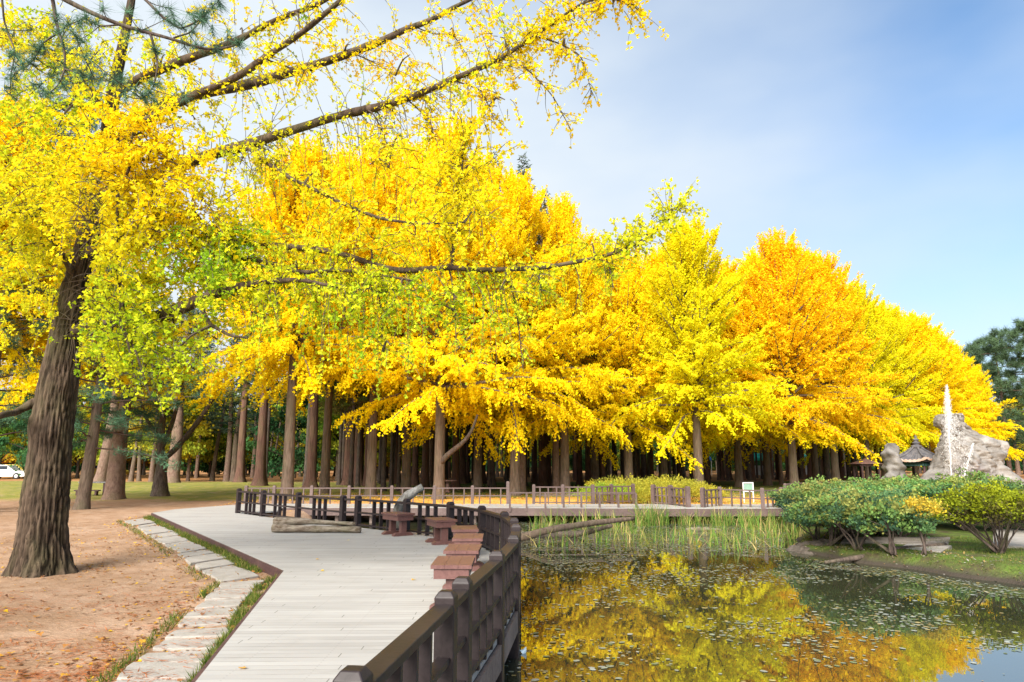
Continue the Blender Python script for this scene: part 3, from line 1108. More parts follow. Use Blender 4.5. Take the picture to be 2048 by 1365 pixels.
tag(rock, 'tall craggy pale artificial rock behind the fountain jet', 'rock')

m_ = MB()
pts = np.array([P(x, y, 37.2) for x, y in ((1785, 990), (1790, 955), (1788, 925), (1782, 905), (1781, 887))])
m_.tube(smooth_path(np.c_[pts, [0.62, 0.56, 0.40, 0.30, 0.17]], 40)[:, :3], smooth_path(np.c_[pts, [0.66, 0.60, 0.42, 0.40, 0.22]], 40)[:, 3], 40)
V = m_.v[0]
V += unit(V - V.mean(0) * np.array((1, 1, 0)) - V * np.array((0, 0, 1))) * ((fbm(V, 1.9, 4) * 0.17 - .16 * np.abs(n3(V * np.array((1.5, 1.5, .9)), 2.6)))[:, None])
m_.c[0] = np.clip(.78 + .25 * n3(V, 3.0)[:, None] * np.ones(3), .4, 1.05)
tag(m_.build('rock_pillar', M_ROCK, smooth=True, origin=(*pts[0][:2], pts[0][2])), 'slim pale rock pillar standing left of the tiled pavilion', 'rock')

jet = thing('fountain_jet', 'white fountain jet shooting up before the craggy rock', 'fountain', tuple(P(1903, 985, 34.2)))
base_, tip = P(1903, 975, 34.2), P(1893, 770, 34.2)
m_ = MB()
tt = np.linspace(0, 1, 40)
pts = base_ + (tip - base_) * tt[:, None]
pts += rng.normal(0, 0.012, pts.shape)
rad = np.where(tt < 0.68, 0.035, 0.03 + 0.04 * np.clip(1 - abs(tt - 0.74) / 0.10, 0, 1)) * np.clip((1.03 - tt) * 4, 0.25, 1) * rng.uniform(0.7, 1.25, 40)
rad = np.where(tt > 0.7, np.maximum(rad * .8, 0.05 * (1 - tt) / 0.3 + 0.012), rad)
m_.tube(pts[:28], np.minimum(rad[:28], .034), 8)
m_.build('water_column', M_SPRAY, jet, smooth=True)
OCT = np.array([(1, 0, 0), (0, 1, 0), (0, 0, 1), (-1, 0, 0), (0, -1, 0), (0, 0, -1)], float)
OCF = np.array([(0, 1, 2), (1, 3, 2), (3, 4, 2), (4, 0, 2), (1, 0, 5), (3, 1, 5), (4, 3, 5), (0, 4, 5)])


def drops(mb, C, r):
    n = len(C)
    V = C[:, None] + OCT[None] * np.asarray(r)[:, None, None] * np.array((0.8, 0.8, 1.4))
    Fc = (np.arange(n)[:, None, None] * 6 + OCF[None]).reshape(-1, 3)
    mb.add(V.reshape(-1, 3), Fc)


m_ = MB()
n = 3800
t = rng.beta(3.2, 1.6, n)
C = base_ + (tip - base_) * t[:, None] + rng.normal(0, 1, (n, 3)) * (0.22 * (1.02 - t) + 0.022)[:, None]
drops(m_, C, rng.uniform(0.007, 0.024, n))
n = 800
f = rng.random(n)
top_ = P(1903, 832, 34.2)
C = top_ + np.c_[0.10 + f * rng.uniform(0, 0.75, n) + rng.normal(0, 0.05, n), rng.normal(0, 0.25, n), -f * 3.4 + rng.normal(0, 0.1, n)]
drops(m_, C, rng.uniform(0.006, 0.020, n) * rng.choice([1, 1, 1, 1.8], n))
m_.build('falling_drops', M_MIST, jet)
m_ = MB()
n = 500
f = rng.random(n)
m_.tube([P(1945, 890, 34.6), P(1936, 925, 34.4), P(1922, 972, 34.0)], [.02, .015, .02], 6)
p0, p1 = P(1946, 888, 34.6), P(1922, 972, 34.0)
C = p0 + (p1 - p0) * f[:, None] + rng.normal(0, 1, (n, 3)) * (0.03 + 0.10 * f[:, None])
drops(m_, C, rng.uniform(0.010, 0.026, n))
m_.build('side_spray', M_MIST, jet)

# tiled pavilion
YP = 38.5
pc = P(1836, 925, YP)
pav = thing('pavilion', 'small pavilion with curved grey tiled roof and dark posts beside the rock', 'pavilion', (pc[0], pc[1], -0.35))
eave_z, apex_z, rad_e = P(1836, 921, YP)[2], P(1836, 896, YP)[2], 1.58
m_ = MB()
sides, ringn, per = 6, 12, 14
V = []
for i in range(ringn):
    t = i / (ringn - 1)
    r_ = rad_e * (1 - t) + 0.22 * t
    z_ = eave_z + (apex_z - eave_z) * (t ** 1.75)
    for k in range(sides * per):
        a_ = k / (sides * per) * 2 * math.pi + 0.25
        u_ = (k % per) / per
        corner = abs(u_ - 0.5) * 2
        rr = r_ * math.cos(math.pi / 6) / math.cos((u_ - 0.5) * math.pi / 3)
        lift = 0.16 * corner ** 3 * (1 - t) ** 2
        rib = 0.028 * (1 if k % 2 else -1) * (1 - 0.5 * t)
        V.append((pc[0] + math.cos(a_) * rr, pc[1] + math.sin(a_) * rr, z_ + lift + rib))
nk = sides * per
Fc = [(i * nk + k, i * nk + (k + 1) % nk, (i + 1) * nk + (k + 1) % nk, (i + 1) * nk + k) for i in range(ringn - 1) for k in range(nk)]
V = np.array(V)
m_.add(V, Fc)
# underside
V2 = V[:nk].copy()
V2[:, 2] -= 0.09
b0 = m_.n
m_.add(np.concatenate([V[:nk], V2]), [(k, nk + k, nk + (k + 1) % nk, (k + 1) % nk) for k in range(nk)])
m_.l.append(b0 + nk + np.arange(nk)[::-1])
m_.t.append(np.array([nk]))
roof = m_.build('roof', M_TILE, pav)
m_ = MB()
for s_ in range(sides):
    k = s_ * per
    pts = V[np.arange(ringn) * nk + k] + (0, 0, 0.05)
    m_.tube(pts, np.linspace(0.085, 0.06, ringn), 7)
m_.build('hip_ridge', M_TILE, roof, smooth=True)
m_ = MB()
k = np.arange(nk * 3)
ring_ = np.stack([np.interp(k / 3, np.arange(nk + 1), np.r_[V[:nk, i], V[0, i]]) for i in range(3)], -1)
out_r = ring_ + (ring_ - pc) * np.array((0.05, 0.05, 0))
lowr = out_r - np.c_[np.zeros((len(k), 2)), 0.05 + 0.07 * np.abs(np.sin(k * np.pi / 6))]
upr = ring_ + (0, 0, 0.035)
n_ = len(k)
kn = (k + 1) % n_
m_.add(np.concatenate([upr, out_r + (0, 0, 0.02), lowr]), np.concatenate([np.stack([k, k + n_, kn + n_, kn], -1), np.stack([k + n_, k + 2 * n_, kn + 2 * n_, kn + n_], -1)]))
m_.build('eave_tile', M_TILEWARM, roof)
m_ = MB()
m_.lathe([(0.24, -0.05), (0.27, 0.06), (0.27, 0.12), (0.15, 0.16), (0.12, 0.20), (0.20, 0.25), (0.20, 0.30), (0.10, 0.34), (0.09, 0.38), (0.15, 0.43), (0.15, 0.47), (0.06, 0.51), (0.05, 0.55), (0.09, 0.60), (0.02, 0.68), (0.0, 0.74)], (pc[0], pc[1], apex_z), 14)
m_.build('finial', M_TILE, roof, smooth=True)
m_ = MB()
for s_ in range(6):
    a1, a2 = s_ * math.pi / 3 + 0.25, (s_ + 1) * math.pi / 3 + 0.25
    q1 = (pc[0] + math.cos(a1) * 1.12, pc[1] + math.sin(a1) * 1.12, eave_z - 0.19)
    q2 = (pc[0] + math.cos(a2) * 1.12, pc[1] + math.sin(a2) * 1.12, eave_z - 0.19)
    m_.beam(q1, q2, 0.16, 0.22)
m_.build('eave_beam', M_BRACKET, pav)
for s_ in range(6):
    a1 = s_ * math.pi / 3 + 0.25
    x, y = pc[0] + math.cos(a1) * 1.05, pc[1] + math.sin(a1) * 1.05
    MB().tube([(x, y, -0.30), (x, y, eave_z - 0.28)], 0.075, 10).build('post', M_DARKWOOD, pav)
MB().lathe([(1.25, -0.15), (1.25, 0.10), (1.2, 0.13)], (pc[0], pc[1], -0.35), 6).build('base', M_SLAB, pav)

# open hut
YH = 52.0
hc = P(1731, 925, YH)
hut = thing('garden_hut', 'open brown hut with pyramid roof on four dark posts, left of the pavilion', 'hut', (hc[0], hc[1], -0.15))
ez, az_ = P(1731, 930, YH)[2], P(1731, 917, YH)[2]
for sx in (-1, 1):
    for sy in (-1, 1):
        MB().beam((hc[0] + sx * 0.62, hc[1] + sy * 0.62, -0.15), (hc[0] + sx * 0.62, hc[1] + sy * 0.62, ez - 0.06), 0.13, 0.13).build('post', M_DARKWOOD, hut)
m_ = MB()
for s_ in (-1, 1):
    m_.beam((hc[0] - 0.78, hc[1] + s_ * 0.62, ez - 0.03), (hc[0] + 0.78, hc[1] + s_ * 0.62, ez - 0.03), 0.1, 0.14)
    m_.beam((hc[0] + s_ * 0.62, hc[1] - 0.78, ez + 0.05), (hc[0] + s_ * 0.62, hc[1] + 0.78, ez + 0.05), 0.1, 0.1)
m_.build('beam', M_DARKWOOD, hut)
m_ = MB()
e = 0.88
V = [(hc[0] - e, hc[1] - e, ez + 0.06), (hc[0] + e, hc[1] - e, ez + 0.06), (hc[0] + e, hc[1] + e, ez + 0.06), (hc[0] - e, hc[1] + e, ez + 0.06), (hc[0], hc[1], az_)]
m_.add(V, [(0, 1, 4), (1, 2, 4), (2, 3, 4), (3, 0, 4)])
m_.add(V[:4], [(3, 2, 1, 0)])
m_.build('roof', M_REDROOF, hut)

# notice board
sc_ = P(1496, 975, 30.5)
sg = thing('notice_board', 'white framed notice board with grey green panel behind the railing', 'sign', (sc_[0], sc_[1], -0.13))
w2, z0, z1 = 0.235, P(1496, 983, 30.5)[2], P(1496, 966, 30.5)[2]
MB().box((sc_[0], sc_[1] + 0.025, (z0 + z1) / 2), (w2 * 2 - 0.08, 0.03, z1 - z0 - 0.08)).build('panel', M_GREENPANEL, sg)
m_ = MB()
m_.box((sc_[0], sc_[1], z1), (w2 * 2, 0.05, 0.045)).box((sc_[0], sc_[1], z0), (w2 * 2, 0.05, 0.045))
m_.box((sc_[0] - w2 + 0.022, sc_[1], (z0 + z1) / 2), (0.045, 0.05, z1 - z0 - 0.046)).box((sc_[0] + w2 - 0.022, sc_[1], (z0 + z1) / 2), (0.045, 0.05, z1 - z0 - 0.046))
m_.build('frame', M_WHITE, sg)
for s_ in (-1, 1):
    MB().box((sc_[0] + s_ * (w2 - 0.03), sc_[1], (z0 - 0.14) / 2 - 0.01), (0.045, 0.045, z0 + 0.12)).build('leg', M_WHITE, sg)

# wooden table in the lawn between two trunks, picnic table in the wood
tp = at(190, 990, -0.13)
tb = thing('garden_table', 'weathered grey plank table standing between two trunks on the lawn', 'table', (tp[0], tp[1], -0.13))
Yt = tp[1]
tz = P(190, 965, Yt)[2]
m_ = MB()
for k in range(4):
    m_.box((tp[0], tp[1] - 0.27 + k * 0.18, tz), (1.5, 0.165, 0.06))
m_.build('tabletop', M_GREYWOOD, tb)
for s_ in (-1, 1):
    for q_ in (-1, 1):
        MB().box((tp[0] + s_ * 0.6, tp[1] + q_ * 0.22, (tz - 0.16) / 2), (0.10, 0.10, tz + 0.10)).build('leg', M_DARKWOOD, tb)
MB().box((tp[0] - 0.1, tp[1] - 0.55, 0.12), (1.3, 0.25, 0.06)).box((tp[0] - 0.6, tp[1] - 0.55, -0.02), (0.1, 0.2, 0.22)).box((tp[0] + 0.4, tp[1] - 0.55, -0.02), (0.1, 0.2, 0.22)).build('seat', M_DARKWOOD, tb)
tp = P(895, 985, 41)
tb = thing('picnic_table', 'small brown round topped table on one leg among the far trunks', 'table', (tp[0], tp[1], -0.13))
MB().lathe([(0.55, 0), (0.55, 0.06)], (tp[0], tp[1], 0.52), 14).build('tabletop', M_REDROOF, tb)
MB().lathe([(0.18, 0), (0.11, 0.1), (0.11, 0.60), (0.2, 0.66)], (tp[0], tp[1], -0.14), 10).build('leg', M_REDROOF, tb)


# cars and stalls beyond the wood
def car(px, py, Y, ang, paint, label):
    c = P(px, py, Y)
    r = thing('parked_car', label, 'car', (c[0], c[1], -0.10), 'cars parked beyond the park trees')
    r.rotation_euler.z = ang
    loc = np.zeros(3)
    r['_o'] = [0, 0, 0]

    def section(pr, w, mb):
        V = [(x, -w, z) for x, z in pr] + [(x, w, z) for x, z in pr]
        n = len(pr)
        mb.add(V, [((i + 1) % n, i, i + n, (i + 1) % n + n) for i in range(n)])
        mb.l += [mb.n - 2 * n + np.arange(n), mb.n - n + np.arange(n)[::-1]]
        mb.t += [np.array([n]), np.array([n])]
    m_ = MB()
    section([(-2.15, 0.25), (2.15, 0.25), (2.2, 0.62), (2.05, 0.78), (1.1, 0.88), (-1.75, 0.92), (-2.2, 0.85)], 0.86, m_)
    section([(-1.6, 0.915), (0.95, 0.89), (0.25, 1.42), (-1.05, 1.45)], 0.74, m_)
    m_.build('body', paint, r, bevel=0.04)
    m_ = MB()
    for s_ in (-1, 1):
        m_.box((-0.35, s_ * 0.745, 1.16), (1.35, 0.02, 0.34))
    m_.build('window', M_GLASSDARK, r)
    for x in (-1.35, 1.35):
        for s_ in (-1, 1):
            w = MB().tube([(x, s_ * 0.70, 0.32), (x, s_ * 0.90, 0.32)], 0.32, 16).build('wheel', M_RUBBER, r)
            MB().tube([(x, s_ * 0.89, 0.32), (x, s_ * 0.92, 0.32)], 0.18, 12).build('rim', M_WHITE, w)
    return r


car(14, 960, 72, 0.1, M_CARWHITE, 'white car parked far beyond the lawn at the foot of the big tree')
car(34, 950, 80, 0.05, M_CARYEL, 'yellow car parked far beyond the lawn, behind the white car')
car(212, 960, 82, 0.0, M_CARYEL, 'yellow car glimpsed between the pink trunk and the thick pine')


def stall(px, Y, w, mat, label, h=2.1):
    c = P(px, 940, Y)
    r = thing('market_stall', label, 'stall', (c[0], c[1], -0.13), 'canopies beyond the wood')
    m_ = MB()
    V = []
    for sx, sy, z in ((-1, -1, h), (1, -1, h), (1, 1, h), (-1, 1, h)):
        V.append((c[0] + sx * w / 2, c[1] + sy * 1.2, z))
    rz_ = [(c[0] - w / 2 * 0.7, c[1], h + 0.7), (c[0] + w / 2 * 0.7, c[1], h + 0.7)]
    m_.add(V + rz_, [(0, 1, 5, 4), (2, 3, 4, 5)])
    m_.add([V[1], V[2], rz_[1]], [(0, 1, 2)])
    m_.add([V[3], V[0], rz_[0]], [(0, 1, 2)])
    m_.box((c[0], c[1] - 1.21, h - 0.12), (w, 0.03, 0.3))
    m_.build('canopy', mat, r)
    for sx in (-1, 1):
        for sy in (-1, 1):
            MB().box((c[0] + sx * (w / 2 - 0.06), c[1] + sy * 1.13, h / 2 - 0.13), (0.06, 0.06, h)).build('post', M_WHITE, r)
    MB().box((c[0], c[1] + 0.4, 0.55), (w * 0.9, 0.8, 1.25)).build('counter', M_WHITE, r)


stall(1520, 92, 2.6, M_TEAL, 'teal roofed stall with white counter seen between trunks, left of the two')
stall(1600, 96, 2.2, M_TEAL, 'teal roofed stall seen between trunks nearer the hut')
stall(1407, 92, 1.6, M_BLUE, 'blue canopy stall glimpsed behind the thick ginkgo trunk')

# ------------------------------------------------------------------ the big ginkgo by the path
tb_ = at(84, 1147, -0.13)
TY = float(tb_[1])
big = thing('ginkgo_tree', 'big old ginkgo with furrowed leaning trunk by the dirt path, branches reaching over the boardwalk', 'tree', tuple(tb_))
tr = np.array([(*P(x, y, TY), h * TY / F) for x, y, h in
               ((82, 1162, 66), (84, 1120, 58), (88, 1050, 52), (95, 965, 48), (103, 880, 45), (112, 800, 42), (122, 730, 38), (136, 650, 33), (150, 590, 29), (163, 530, 26), (181, 460, 23),
                (198, 390, 21), (210, 310, 19), (219, 240, 18), (233, 150, 15), (248, 80, 12), (262, 10, 10), (276, -90, 8), (290, -220, 5))])
tp_ = smooth_path(tr, 300)
nsd = 140
th = np.arange(nsd) / nsd * 2 * np.pi
zz = tp_[:, 2]
TH, ZZ = np.meshgrid(th, zz)
q = np.stack([np.cos(TH) * 0.5, np.sin(TH) * 0.5, ZZ], -1)
warp = n3(q * np.array((1.6, 1.6, 0.9)), 1.0) * 0.55 + n3(q * np.array((3, 3, 2.6)), 1.3) * 0.30
f1 = np.abs(np.sin(TH * 11 + warp * 3.4))
f2 = np.abs(np.sin(TH * 17 - warp * 4.0 + 1.0))
fur = np.minimum(f1, f2 * 1.25) ** 0.55
fur = fur + 0.22 * n3(q * np.array((9, 9, 5)), 2.0)
breaks = np.clip(n3(q * np.array((7, 7, 6)), 1.5) - .25, 0, 1)
fur = fur - 0.55 * breaks
knot = np.zeros_like(TH)
for a0, z0, s0 in ((-1.9, 2.15, 0.16), (-1.2, 2.1, 0.14), (-2.5, 2.2, 0.12), (-1.5, 3.55, 0.15), (-2.4, 4.5, 0.12), (-0.7, 2.9, 0.10)):
    dth = np.angle(np.exp(1j * (TH - a0)))
    knot += np.exp(-((dth * 0.4) ** 2 + ((ZZ - z0) * 0.75) ** 2) / s0 ** 2)
Rr = tp_[:, 3][:, None] * 0.81
flare = 0.12 * np.exp(-np.clip(ZZ - tb_[2], 0, None) / 0.26) * (0.55 + 0.55 * np.sin(TH * 5 + 1.2) + .3 * np.sin(TH * 3))
rad = Rr * (1 + (fur - 0.7) * 0.135 + 0.06 * n3(q * np.array((1, 1, 0.7)), 1.2) + 0.16 * knot) + flare
m_ = MB()
V = tp_[:, None, :3] + rad[..., None] * np.stack([np.cos(TH), np.sin(TH), np.zeros_like(TH)], -1)
nr_ = len(zz)
i0 = np.arange(nr_ - 1)[:, None] * nsd
k0 = np.arange(nsd)[None]
k1 = (k0 + 1) % nsd
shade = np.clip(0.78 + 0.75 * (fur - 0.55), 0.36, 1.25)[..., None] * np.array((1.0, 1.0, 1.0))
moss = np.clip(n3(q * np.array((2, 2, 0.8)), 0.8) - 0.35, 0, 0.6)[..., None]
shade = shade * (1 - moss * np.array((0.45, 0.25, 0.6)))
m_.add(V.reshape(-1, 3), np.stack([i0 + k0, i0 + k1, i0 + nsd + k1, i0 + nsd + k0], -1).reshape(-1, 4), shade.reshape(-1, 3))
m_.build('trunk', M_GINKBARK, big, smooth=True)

BR = {}


def branch(key, pts, n=60):
    """pts: (px, py, distance, radius in picture pixels)"""
    a = np.array([(*P(x, y, Y), r * Y / F) for x, y, Y, r in pts])
    p = smooth_path(a, n)
    BR[key] = p
    m_ = MB()
    wob = np.c_[n3(p[:, :3], 2.2), n3(p[:, :3] + 9, 2.2), n3(p[:, :3] + 5, 2.2)] * 0.018
    m_.tube(p[:, :3] + wob, p[:, 3] * (1 + 0.10 * n3(p[:, :3], 7.0)), 12)
    BR[key][:, :3] += wob
    m_.build('branch', M_GINKBARK, big, smooth=True)


branch('up', [(205, 330, 10.5, 10), (300, 212, 10.9, 13), (400, 188, 11.2, 12), (520, 162, 11.4, 11), (660, 122, 11.6, 9), (760, 84, 11.8, 8), (850, 45, 12, 6), (960, -10, 12.2, 4), (1040, -60, 12.3, 2)])
branch('upper', [(225, 200, 10.5, 8), (290, 152, 10.3, 9), (366, 122, 10.2, 9), (440, 96, 10.1, 8), (520, 55, 10.0, 6), (640, 5, 9.9, 5), (700, -30, 9.8, 3)])
branch('dark', [(215, 300, 10.4, 8), (311, 231, 9.9, 9), (403, 183, 9.6, 8), (487, 147, 9.4, 7), (560, 99, 9.2, 7), (623, 51, 9.0, 6), (690, -6, 8.8, 5), (740, -60, 8.6, 3)])
branch('main', [(200, 385, 10.4, 14), (320, 345, 10.1, 13), (432, 305, 9.9, 12), (520, 285, 9.8, 11), (600, 257, 9.7, 9.5), (700, 224, 9.6, 9), (790, 205, 9.5, 8), (860, 181, 9.4, 7), (930, 149, 9.3, 6),
                (1010, 112, 9.2, 5), (1085, 64, 9.1, 4), (1150, 14, 9.0, 3), (1215, -8, 9.0, 2), (1275, 14, 9.0, 1.2)])
branch('droop', [(490, 293, 9.8, 4.5), (520, 318, 9.6, 4.5), (580, 357, 9.4, 4), (680, 405, 9.2, 3.6), (760, 436, 9.1, 3), (840, 450, 9.0, 2.4), (930, 447, 9.0, 1.2)])
branch('long', [(178, 505, 10.4, 12), (278, 470, 10.0, 9), (363, 472, 9.9, 8.5), (480, 483, 9.8, 7.5), (605, 494, 9.7, 7), (690, 512, 9.6, 6), (780, 540, 9.5, 6.5), (905, 533, 9.4, 6), (965, 543, 9.4, 5.5), (1017, 543, 9.4, 5.5),
                (1140, 525, 9.3, 4.5), (1219, 512, 9.2, 3.8), (1276, 490, 9.2, 3.2), (1316, 466, 9.2, 2.6), (1338, 440, 9.2, 2), (1362, 418, 9.2, 1.2)])
branch('long_low', [(400, 478, 9.9, 5), (472, 514, 9.6, 5), (556, 528, 9.5, 5), (605, 545, 9.5, 5), (665, 541, 9.5, 4.5), (730, 545, 9.45, 3.5), (830, 560, 9.3, 2)])
branch('low', [(137, 664, TY + .05, 12), (190, 652, TY - .45, 13.5), (250, 641, 9.6, 13.5), (322, 629, 9.3, 13), (403, 599, 9.1, 12), (455, 583, 9.0, 9), (512, 567, 8.9, 7), (600, 562, 8.8, 4.5), (690, 575, 8.7, 2.5)])
branch('low_twig', [(400, 605, 9.1, 4), (425, 650, 9.0, 3.5), (465, 672, 8.9, 3), (500, 676, 8.8, 1.5)])
branch('shoot', [(905, 535, 9.4, 4), (915, 440, 9.3, 3.4), (921, 360, 9.25, 2.6), (926, 262, 9.2, 1.2)])
branch('left_stub', [(108, 788, TY + .05, 9), (70, 805, TY, 8.5), (40, 822, TY - .15, 7), (0, 835, 10.0, 6.5), (-80, 830, 9.6, 5)])
branch('left', [(156, 565, TY + .05, 7), (90, 440, 10.2, 5), (40, 425, 10.0, 4.5), (-60, 400, 9.6, 3.5)])
branch('left_up', [(205, 215, 10.6, 7), (150, 150, 10.8, 5.5), (100, 110, 10.9, 5), (20, 80, 11.0, 4), (-60, 60, 11.0, 3)])
branch('left_mid', [(205, 235, 10.5, 6), (160, 212, 10.2, 5), (150, 205, 10.1, 4)])
branch('drop_a', [(265, 265, 9.0, 2), (258, 330, 8.9, 3), (240, 385, 8.85, 2.5), (232, 470, 8.8, 3), (238, 520, 8.8, 2.5), (236, 640, 8.8, 1)])
for k, (bk, t, dx, dy) in enumerate((('main', .58, 70, 110), ('main', .66, 90, 95), ('main', .74, 150, 160), ('main', .80, 130, 95), ('up', .55, 120, 60), ('up', .7, 150, 70), ('dark', .6, 110, 60), ('main', .5, 60, 150),
                                    ('long', .62, 20, 180), ('long', .70, 40, 210), ('long', .76, 6, 60), ('long', .86, 12, 70), ('long', .5, 30, 200))):
    p = BR[bk]
    i = int(t * len(p))
    s_ = dx / F * 9.4
    dz = -dy / F * 9.4
    a = p[i, :3]
    pts = np.array([a, a + (s_ * 0.35, rng.normal(0, .1), dz * 0.12), a + (s_ * 0.75, rng.normal(0, .2), dz * 0.5), a + (s_, rng.normal(0, .25), dz)])
    w = smooth_path(np.c_[pts, [0.014, 0.012, 0.009, 0.005]], 20)
    BR['arc%d' % k] = w
    MB().tube(w[:, :3], w[:, 3], 6).build('branch', M_TWIG, big, smooth=True)

lf, tw = MB(), MB()
TRUNK_LINE = tp_[::6, :3]


def along(key, t0, t1, n, lmin, lmax, hue, up=0.2, side=0.7, droop=1.2, per=3, leaf=0.056, bare=0.1, hs=0.25, fwd=0.5):
    p = BR[key]
    t = rng.uniform(t0, t1, n) * (len(p) - 1)
    i = t.astype(int)
    i = np.clip(i, 0, len(p) - 2)
    f = (t - i)[:, None]
    p0 = p[i, :3] * (1 - f) + p[i + 1, :3] * f
    d = unit(p[i + 1, :3] - p[i, :3])
    dirs = d * fwd + rng.normal(0, side, (n, 3)) + np.array((0, 0, up))
    strands(lf, tw, p0, dirs, rng.uniform(lmin, lmax, n), np.full(n, droop) * rng.uniform(0.5, 1.4, n), hue + rng.normal(0, hs, n), leaf, per, bare=bare)


along('up', .1, 1, 95, .3, 1.0, 0.4, hs=.5, per=3, bare=.35)
along('upper', .1, 1, 70, .3, .9, 0.55, hs=.5, per=3, bare=.35)
along('dark', .1, 1, 85, .3, 1.0, 0.5, hs=.5, per=3, bare=.35)
along('main', .22, .55, 75, .3, 1.3, 0.95, hs=.4, per=2, bare=.4, droop=1.8)
along('main', .5, .8, 110, .3, 1.0, 0.5, hs=.5, per=3, bare=.3)
along('main', .75, 1, 85, .2, .75, 0.0, per=4, bare=.15)
along('droop', .1, 1, 60, .2, .8, 0.5, per=3, bare=.2)
along('long', .1, .45, 60, .2, .8, .7, per=4)
along('long', .4, .85, 50, .2, .9, 0.7, per=3, droop=2.2)
along('long', .84, 1, 52, .15, .55, 0.95, per=4, up=0.6, droop=0.4, leaf=.055)
along('long_low', .1, 1, 45, .3, 1.0, .9, per=3, droop=2.4)
along('low', .1, .35, 40, .3, .8, 1.0, per=4, up=-.3)
along('low', .62, 1, 60, .25, .8, 1.1, per=4, droop=2, up=-.2)
along('shoot', .1, 1, 85, .15, .7, 0.45, per=4, up=.6, side=.6)
along('left', .4, 1, 36, .3, .9, 0.6)
along('left_up', .1, 1, 60, .3, .9, 0.6, hs=.5, bare=.2, per=3)
along('drop_a', .5, 1, 22, .2, .5, 0.7, bare=.2)
for k in range(13):
    along('arc%d' % k, .2, 1, 26, .15, .5, -0.05 if k < 8 else 1.15, per=3, bare=.2, droop=1.5)

# dense leafy sprays: (px, py, distance, radius m, strands, hue)
SPR = [(60, 300, 9.9, .55, 46, .75), (20, 260, 10.2, .5, 36, .9), (110, 265, 10.0, .45, 30, .7), (130, 335, 9.4, .55, 60, .1), (215, 300, 9.1, .5, 70, -.05), (300, 290, 9.2, .5, 60, -.05), (370, 335, 9.2, .5, 60, .1),
       (90, 405, 9.6, .55, 55, .5), (180, 400, 9.0, .55, 75, .05), (280, 385, 9.0, .55, 80, 0), (375, 410, 9.1, .5, 65, .2), (60, 470, 10.9, .5, 36, .1), (230, 470, 9.0, .5, 60, .15), (330, 470, 9.0, .5, 60, .3),
       (30, 400, 10.2, .6, 50, .7), (25, 500, 10.6, .6, 50, .4), (60, 560, 11.6, .7, 50, .4), (420, 440, 9.2, .45, 45, .9), (40, 640, 12.0, .7, 45, .1), (120, 520, 11.2, .5, 36, .25),
       (220, 560, 9.0, .45, 48, .8), (300, 555, 9.8, .45, 40, .9), (380, 535, 9.8, .45, 36, .8), (460, 530, 9.7, .45, 34, 1.1), (250, 625, 8.9, .45, 50, 1.0), (330, 590, 9.9, .4, 30, .9), (215, 690, 8.9, .38, 40, 1.1),
       (290, 690, 8.8, .40, 46, 1.1), (330, 730, 8.7, .28, 26, 1.1), (270, 755, 8.7, .22, 18, 1.1), (160, 690, 9.4, .20, 16, 1.1), (440, 470, 9.0, .35, 46, 1.7), (400, 510, 9.0, .35, 40, 1.5), (500, 610, 9.0, .3, 24, 1.4), (530, 500, 9.9, .4, 26, 1.2),
       (590, 530, 9.3, .35, 34, 1.3), (660, 510, 9.4, .35, 32, 1.1), (740, 500, 9.4, .35, 30, 1.0), (870, 330, 9.1, .38, 42, .7), (905, 400, 9.1, .42, 46, .6), (950, 340, 9.0, .38, 34, .3), (830, 470, 9.1, .38, 32, .7), (960, 430, 9.1, .38, 34, .4),
       (640, 350, 9.5, .4, 22, .9), (560, 330, 9.6, .4, 22, .9), (740, 330, 9.3, .4, 22, .6), (800, 270, 9.3, .4, 18, .4), (480, 330, 9.8, .35, 22, .9), (820, 110, 11.4, .4, 44, -.3), (700, 90, 11, .4, 34, -.2), (900, 60, 10.5, .4, 24, -.1),
       (600, 60, 9.6, .4, 22, 0), (480, 60, 10.2, .4, 22, .1), (90, 100, 10.6, .5, 34, -.3), (30, 60, 10.9, .5, 30, 0), (150, 40, 10.8, .5, 32, .7), (200, 100, 10.5, .4, 26, .8), (60, 190, 10.6, .5, 28, .8), (250, 150, 10.3, .35, 22, .8), (330, 110, 10.5, .35, 20, .5), (180, 200, 10.4, .4, 30, .7), (390, 240, 10.0, .35, 24, .6), (30, 130, 10.8, .5, 34, -.2), (110, 40, 10.8, .4, 26, .6), (300, 60, 10.4, .4, 24, .6),
       (1150, 40, 9.0, .3, 30, -.1), (1130, 90, 9.05, .25, 20, -.05), (1000, 75, 9.2, .3, 26, -.2), (1225, 15, 9.0, .22, 18, 0), (1345, 430, 9.2, .16, 20, 1.0), (1300, 478, 9.2, .22, 24, .95), (1235, 480, 9.2, .25, 24, .9), (1180, 490, 9.2, .25, 22, .9),
       (850, 620, 9.2, .25, 22, 1.4), (800, 590, 9.3, .25, 24, 1.5), (910, 600, 9.2, .25, 22, 1.3), (690, 640, 9.1, .25, 24, 1.6), (720, 590, 9.2, .25, 24, 1.4), (640, 600, 9.1, .28, 26, 1.4), (780, 690, 9.0, .2, 14, 1.2), (570, 580, 9.0, .3, 30, 1.3),
       (1000, 580, 9.2, .2, 14, 1.0), (1060, 560, 9.2, .2, 14, .9), (450, 690, 10.6, .3, 20, .3), (300, 790, 8.75, .2, 16, 1.0), (235, 640, 8.8, .35, 34, .9), (235, 585, 9.6, .35, 30, .9), (350, 660, 9.4, .3, 30, .9), (960, 250, 9.2, .3, 22, .1), (1010, 200, 9.2, .25, 18, .0)]
allp = np.concatenate([p for p in BR.values()] + [tp_[60:]])[:, :3]
